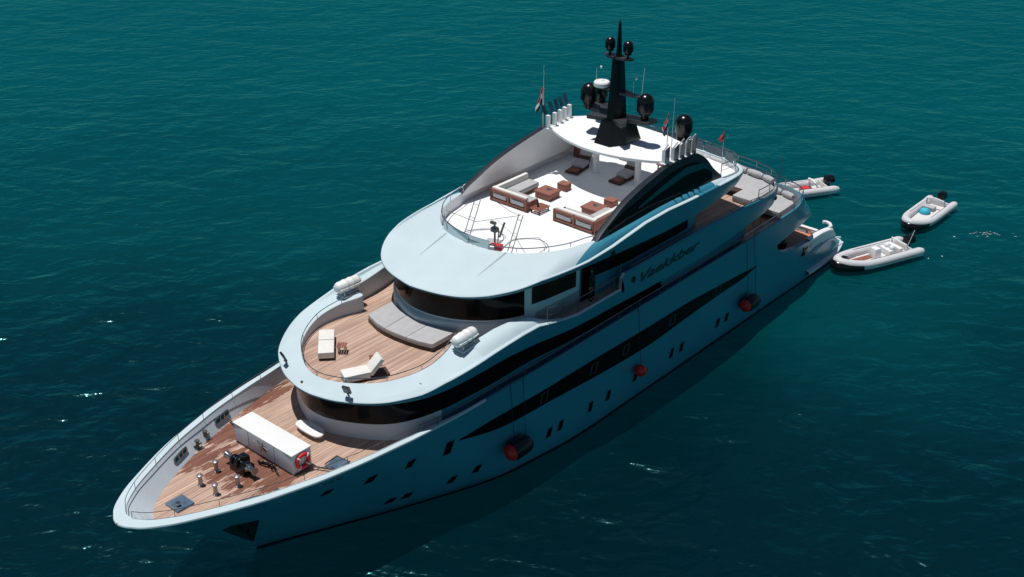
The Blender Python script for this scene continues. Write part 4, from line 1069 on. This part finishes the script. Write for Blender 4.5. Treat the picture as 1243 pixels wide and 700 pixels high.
p.tube([(.22, -.22, .3), (.22, -.22, .95)], .02, 5); p.tube([(.22, .22, .3), (.22, .22, .95)], .02, 5); p.build('frame', 'darkwood', tan)
bb = empty('black_buoy', (42.5, -4.15, 2.25), label='black round buoy standing in the port side cut-out of the cockpit', cat='buoy')
p = MB(50); p.lathe((0, 0, 0), [(.05, 0), (.22, .06), (.29, .25), (.29, .45), (.22, .66), (.1, .78), (.05, .8)], 20); p.build('buoy_body', 'black', bb)
ck = empty('cockpit_table', (43.9, -3.2, 2.25), label='dark table on the reddish cockpit deck near the stern', cat='table')
p = MB(20); p.box((0, 0, .42), (.5, 1.0, .05)); p.build('table_top', 'darkwood', ck, .01); p = MB(20); p.lathe((0, 0, 0), [(.2, 0), (.06, .05), (.06, .4)], 12); p.build('table_leg', 'chrome', ck)

# ------------------------------------------------------------------ flags
def flag(x, y, z, pole, cols, wdt, hgt, droop, lab, seedv, polemat='chrome', emblem=False):
    o = empty('flag', (x, y, z), label=lab, cat='flag', group='flags on the yacht')
    p = MB(0); p.tube([(0, 0, 0), (0, 0, pole)], .022, 6); p.build('flagstaff', polemat, o)
    n, m_ = 12, 3*len(cols); p = MB(60); b0 = 0
    for i in range(n+1):
        for j in range(m_+1):
            u_ = i/n; v_ = j/m_
            xx = -wdt*.34*math.sin(u_*1.7); yy = .09*math.sin(u_*8+seedv)*u_+.06*u_; zz = -hgt*v_*(1-.35*u_)-droop*u_**1.2
            p.V((xx*.8+.06*math.sin(7*v_+seedv)*u_, yy-.05*math.sin(10*v_)*u_, pole-.03+zz))
    for i in range(n):
        for j in range(m_):
            p.cur = j//3; a = i*(m_+1)+j; p.F(a, a+1, a+m_+2, a+m_+1)
    c = p.build('flag_cloth', cols, o)
    sm = c.modifiers.new('thickness', 'SOLIDIFY'); sm.thickness = .006
    return o
flag(29.9, 3.98, 11.5, 2.25, ['red', 'flagwhite', 'flagblack'], 1.2, .85, .95, 'red, white and black flag hanging beside the starboard fins', 0.5)
flag(30.95, -3.3, 11.5, 2.25, ['red', 'flagwhite', 'flagblack'], 1.0, .7, .7, 'red, white and black flag hanging beside the port fins', 2.0)
flag(37.1, -2.85, 9.2, 1.75, ['red', 'red'], .9, .45, .35, 'small red flag with a white crescent on the aft rail of the sun deck', 1.1)
cr = MB(0)
for k in range(10):
    a0, a1 = .6+5.1*k/10, .6+5.1*(k+1)/10
    cr.F(*[cr.V((37.22+q*math.cos(a)*.8, -2.96-.04, 10.62+q*math.sin(a))) for q, a in ((.09, a0), (.09, a1), (.055, a1), (.055, a0))])
fl3 = [o for o in bpy.data.objects if o.name.startswith('flag') and o.type == 'EMPTY'][-1]
co_ = cr.build('crescent', 'flagwhite', fl3); co_.matrix_parent_inverse = Matrix.Translation(-Vector((37.1, -2.85, 9.2)))

# ------------------------------------------------------------------ fenders on the port side
def fender(x, z, r, L, ropes, lab, red_end=True):
    y = -(hb(x, z)+r+.03) if x < 40 else -5.2-r
    o = empty('fender', (x, y, z), label=lab, cat='fender', group='fenders hanging on the port side')
    p = MB(50)
    if L > .9:
        p.lathe((0, 0, 0), [(r*.55, -L/2+.06), (r*.9, -L/2+.12), (r, -L/2+.25), (r, L/2-.3), (r*.85, L/2-.1), (r*.4, L/2), (.03, L/2+.02)], 22, 'X'); p.build('fender_body', 'black', o)
        p = MB(50); p.lathe((-L/2, 0, 0), [(.03, -.16), (r*.4, -.14), (r*.75, -.04), (r*.88, .10), (r*.80, .18)], 22, 'X'); p.build('fender_end', 'redball', o)
    else:
        pr = [(max(.02, r*math.sin(a)), -r*math.cos(a)) for a in frange(0, math.pi, 12)]
        p.lathe((0, 0, 0), pr, 20, 'X'); p.build('fender_body', 'redball', o)
        p = MB(30); p.lathe((.28, 0, -.1), [(.16, -.3), (.2, 0), (.12, .2)], 12, 'X'); p.build('fender_end', 'black', o)
    zt = lin(ZT, x)+.4
    for dx in ropes:
        p = MB(0); ytop = -(hb(x+dx, 4.9)+.03)-y
        p.tube([(dx, 0, r*.9), (dx, ytop-.0, min(zt-.4, 5.1)-z), (dx, ytop+.05, zt-z)], .014, 5); p.build('rope', 'rope', o)
    return o
fender(17.35, 1.78, .46, 1.35, (-.35, .45), 'large black fender with a red end hanging nearest the bow')
fender(26.5, 1.75, .32, .6, (0,), 'round red fender hanging alone on one rope amidships')
fender(36.8, 1.5, .42, 1.25, (-.3, .5), 'black fender with a red end hanging nearest the stern')

# ------------------------------------------------------------------ tenders
def rib(L, W, r, kind):
    o = empty('inflatable_boat', (0, 0, 0)); hw = W/2-r
    P = [(-.85, hw*1.04, .40), (-.3, hw*1.03, .39), (.3, hw, .38), (L*.45, hw, .40), (L*.68, hw*.93, .44), (L*.84, hw*.62, .56), (L*.93, hw*.25, .66)]
    full = P+[(L*.945, 0, .70)]+[(x, -y, z) for x, y, z in reversed(P)]
    full = resample([list(p) for p in full], 4, ((0, 1),)); n = len(full)
    rad = [r*min(1, .12+.88*min(1, (min(i, n-1-i))/3.0)**.5) for i in range(n)]
    p = MB(60); p.tube(full, rad, 12); p.build('tube', 'ribtube', o)
    h_ = MB(40); st_ = []
    for x, k in ((0, 1), (L*.3, 1), (L*.55, .96), (L*.75, .72), (L*.88, .36), (L*.96, .06)):
        wy = (hw+r*.35)*k; st_.append([(x, -wy, .34+.2*(x/L)**2), (x, -wy*.75, .02+.22*(x/L)**3), (x, 0, -.22+.35*(x/L)**2.5), (x, wy*.75, .02+.22*(x/L)**3), (x, wy, .34+.2*(x/L)**2)])
    h_.rings(st_, False, False, closed=False); h_.F(*[h_.V(q) for q in st_[0]]); h_.build('boat_hull', 'antifoul' if kind != 'c' else 'ribfloor', o)
    if kind != 'c':       # black bow sheath hugging the tubes
        bs = MB(50); k0 = int(n*.30); k1 = int(n*.70)
        m_ = k1-k0; pts = [(x+.12*math.sin(math.pi*i/m_), y*1.02, z-.07-.16*math.sin(math.pi*i/m_)) for i, (x, y, z) in enumerate(full[k0:k1+1])]; bs.tube(pts, [q*(1.02+.22*math.sin(math.pi*i/m_)) for i, q in enumerate(rad[k0:k1+1])], 14); bs.build('bow_sheath', 'black', o)
    f = MB(0); fl = [(0.05, hw), (L*.6, hw*.95), (L*.8, hw*.6), (L*.88, .1)]; fl = fl+[(x, -y) for x, y in reversed(fl)]
    f.F(*[f.V((x, y, .30)) for x, y in fl]); f.build('deck', 'ribfloor', o)
    t = MB(20); t.box((.05, 0, .42), (.08, 2*hw, .46)); t.build('transom', 'ribfloor', o, .01)
    e = MB(30); e.box((-.42, 0, .92), (.74, .50, .46), taper=.78); e.box((-.30, 0, .45), (.28, .26, .6)); e.box((-.26, 0, .05), (.12, .1, .6)); e.build('outboard_motor', 'black', o, .06)
    if kind == 'a':
        c = MB(20); c.box((L*.42, 0, .62), (.55, .6, .62), taper=.8); c.box((L*.24, 0, .50), (.5, .95, .38)); c.box((L*.13, 0, .52), (.3, 1.1, .42)); c.build('console', 'white', o, .05)
        c = MB(30); c.tube([(.25, hw*.9, .55), (.45, hw*.7, .95), (.45, -hw*.7, .95), (.25, -hw*.9, .55)], .05, 8); c.build('roll_bar', 'white', o)
        c = MB(0); c.tube([(.5, hw*.8, .7), (.0, hw*.8, 1.9)], .018, 5); c.build('whip_antenna', 'flagwhite', o)
        c = MB(30); c.box((L*.88, .05, .82), (.4, .36, .22), rz=.4); c.build('bow_cover', 'black', o, .05)
        c = MB(20); c.box((L*.58, -.15, .315), (1.4, .45, .02)); c.build('floor_mat', 'wood', o)
        c = MB(50)
        for x, y in ((L*.22, .25), (L*.22, -.2)): c.lathe((x, y, .68), [(.02, -.02), (.18, 0), (.20, .12), (.1, .24), (.02, .26)], 14)
        c.build('helm_seat', 'white', o)
    if kind == 'b':
        c = MB(30); c.tube([(.5, hw*.8, .5), (.7, hw*.7, .95), (.75, 0, 1.05), (.7, -hw*.7, .95), (.5, -hw*.8, .5)], .07, 8); c.build('roll_bar', 'ribtube', o)
        c = MB(50); c.lathe((L*.36, -.2, .3), [(.36, 0), (.38, .10), (.26, .28), (.1, .34), (.02, .35)], 16); c.build('helm_cover', 'cyan', o)
        c = MB(20); c.box((L*.22, -.2, .45), (.5, .8, .25)); c.build('seat', 'cushion', o, .04)
    if kind == 'c':
        c = MB(30); c.tube([(.7, hw*.8, .5), (.9, hw*.6, .9), (.95, 0, 1.0), (.9, -hw*.6, .9), (.7, -hw*.8, .5)], .08, 8); c.build('roll_bar', 'white', o)
        c = MB(20); c.box((L*.30, .1, .45), (.6, .55, .22)); c.box((L*.58, -.1, .45), (.7, .6, .20)); c.build('seat', 'red', o, .05)
    b = MB(0)
    for sg in (-1, 1): b.tube([(x, y+sg*(r*.98), z) for x, y, z in [(.1, sg*hw, .38), (L*.45, sg*hw, .40), (L*.68, sg*hw*.93, .44)]], .028, 5)
    b.build('rubbing_strip', 'darksteel', o)
    ro = MB(0)
    for sg in (-1, 1): ro.tube([(x, sg*(hw-r*.3), z+r*.98) for x, z in ((.4, .38), (L*.25, .38), (L*.45, .40), (L*.62, .43))], .012, 4)
    ro.build('grab_line', 'black', o)
    return o
def place(o, stern, bow, z=0): 
    o.location = (stern[0], stern[1], z); o.rotation_euler.z = math.atan2(bow[1]-stern[1], bow[0]-stern[0])
ba = rib(5.6, 2.35, .29, 'a'); place(ba, (51.15, -8.0), (46.1, -6.1), .02); tag(ba, 'grey inflatable tender with black bow tied against the swim platform', 'inflatable boat', 'inflatable tenders behind the yacht')
bb_ = rib(4.9, 2.15, .26, 'b'); place(bb_, (59.0, -6.75), (53.9, -6.85)); tag(bb_, 'grey inflatable tender with a bright blue cover, farthest from the yacht', 'inflatable boat', 'inflatable tenders behind the yacht')
bc = rib(4.9, 2.05, .28, 'c'); place(bc, (56.6, .65), (52.5, 3.1)); tag(bc, 'grey inflatable tender with red seats half hidden behind the stern', 'inflatable boat', 'inflatable tenders behind the yacht')

# ------------------------------------------------------------------ person at the side door
def person(loc, rz):
    o = empty('person', loc, rz, label='person in dark clothes standing in the doorway on the port side deck', cat='person')
    V = []; E = []; RAD = []
    def add(p, r, par=None):
        V.append(p); RAD.append(r); i = len(V)-1
        if par is not None: E.append((par, i))
        return i
    pel = add((0, 0, .95), (.15, .11)); ab_ = add((0, 0, 1.12), (.145, .105), pel); ch = add((.0, 0, 1.34), (.18, .12), ab_); nk = add((0, 0, 1.50), (.06, .06), ch); hd = add((.01, 0, 1.60), (.075, .085), nk); add((.02, 0, 1.70), (.085, .10), hd)
    for s in (-1, 1):
        sh = add((0, s*.19, 1.42), (.065, .065), ch); el = add((.02, s*.25, 1.14), (.045, .045), sh); wr = add((.10, s*.22, .90), (.03, .03), el); pm = add((.13, s*.21, .83), (.035, .02), wr)
        for k in range(4): 
            f1 = add((.125+.016*k, s*.205, .775), (.009, .009), pm); add((.13+.016*k, s*.195, .735), (.008, .008), f1)
        add((.165, s*.185, .80), (.01, .01), pm)
        hp = add((0, s*.10, .86), (.10, .10), pel); kn = add((.02, s*.12, .48), (.062, .062), hp); an_ = add((0, s*.13, .09), (.045, .045), kn); add((.14, s*.14, .035), (.045, .035), an_)
    me_ = bpy.data.meshes.new('body'); me_.from_pydata(V, E, []); b = bpy.data.objects.new('body', me_); scene.collection.objects.link(b)
    sk = b.modifiers.new('skin', 'SKIN')
    for v_, r_ in zip(me_.skin_vertices[0].data, RAD): v_.radius = r_
    me_.skin_vertices[0].data[0].use_root = True
    b.modifiers.new('sub', 'SUBSURF').levels = 1
    dg = bpy.context.evaluated_depsgraph_get(); dg.update(); m2 = bpy.data.meshes.new_from_object(b.evaluated_get(dg)); bpy.data.objects.remove(b)
    m2.materials.clear(); m2.materials.append(M['flagblack']); m2.materials.append(M['skin'])
    for f in m2.polygons:
        f.use_smooth = True; c = f.center
        if c.z > 1.53 or (c.z < .86 and abs(c.y) > .17 and c.z > .68): f.material_index = 1
    b = bpy.data.objects.new('body', m2); scene.collection.objects.link(b); b.parent = o
    p = MB(50); p.lathe((0, 0, 1.68), [(.10, -.04), (.108, .03), (.09, .08), (.04, .115), (.01, .12)], 14); p.build('hair', 'flagblack', o)
person((23.55, -4.42, 6.6), R(-75))

# ------------------------------------------------------------------ foam flecks on the sea
random.seed(3)
fm = MB(0)
def fleck(cx, cy, L, W, ang):
    n = 9; ring = []
    for k in range(n):
        a = 2*math.pi*k/n; q = random.uniform(.5, 1.1); u_, v_ = L*q*math.cos(a), W*q*math.sin(a)
        ring.append(fm.V((cx+u_*math.cos(ang)-v_*math.sin(ang), cy+u_*math.sin(ang)+v_*math.cos(ang), .02)))
    fm.F(*ring)
for k in range(26):
    t = random.gauss(0, .9); q = random.gauss(0, .22)
    fleck(57.6+t*.66+q*.75, -11.0-t*.75+q*.66, random.uniform(.03, .14), random.uniform(.008, .02), R(-49)+random.uniform(-.2, .2))
for k in range(4): fleck(53.5+random.uniform(-3, 3), -9+random.uniform(-2, 2), random.uniform(.03, .12), random.uniform(.02, .04), random.uniform(0, 3))
tag(fm.build('sea_foam', 'foam'), kind='stuff')

# ------------------------------------------------------------------ nesting: fittings carried by the mast, the hardtop and the windlass are their sub-parts
kids = {o.name: o for o in yacht.children}
def nest(parent, *prefixes):
    for o in list(yacht.children):
        if o is not kids[parent] and any(o.name == p or o.name.startswith(p+'.') for p in prefixes): o.parent = kids[parent]
nest('mast', 'lower_crosstree', 'middle_crosstree', 'upper_crosstree', 'radome', 'radome_pedestal', 'radar_dome', 'gps_antenna')
nest('hardtop', 'pillar', 'hardtop_fin')
nest('windlass', 'windlass_drum')
nest('sunpad_base', 'sunpad_cushion')
nest('deck_hatch', 'hatch_handle')
nest('hull', 'porthole', 'hull_window_band', 'boot_stripe', 'opening_frame', 'fairlead_plate', 'anchor_pocket', 'anchor')
nest('deckhouse_wall', 'saloon_window_band')
nest('bridge_wall', 'bridge_window_band', 'bridge_side_window', 'side_window_band', 'side_door')
nest('upper_deck_fascia', 'name_lettering', 'round_emblem')
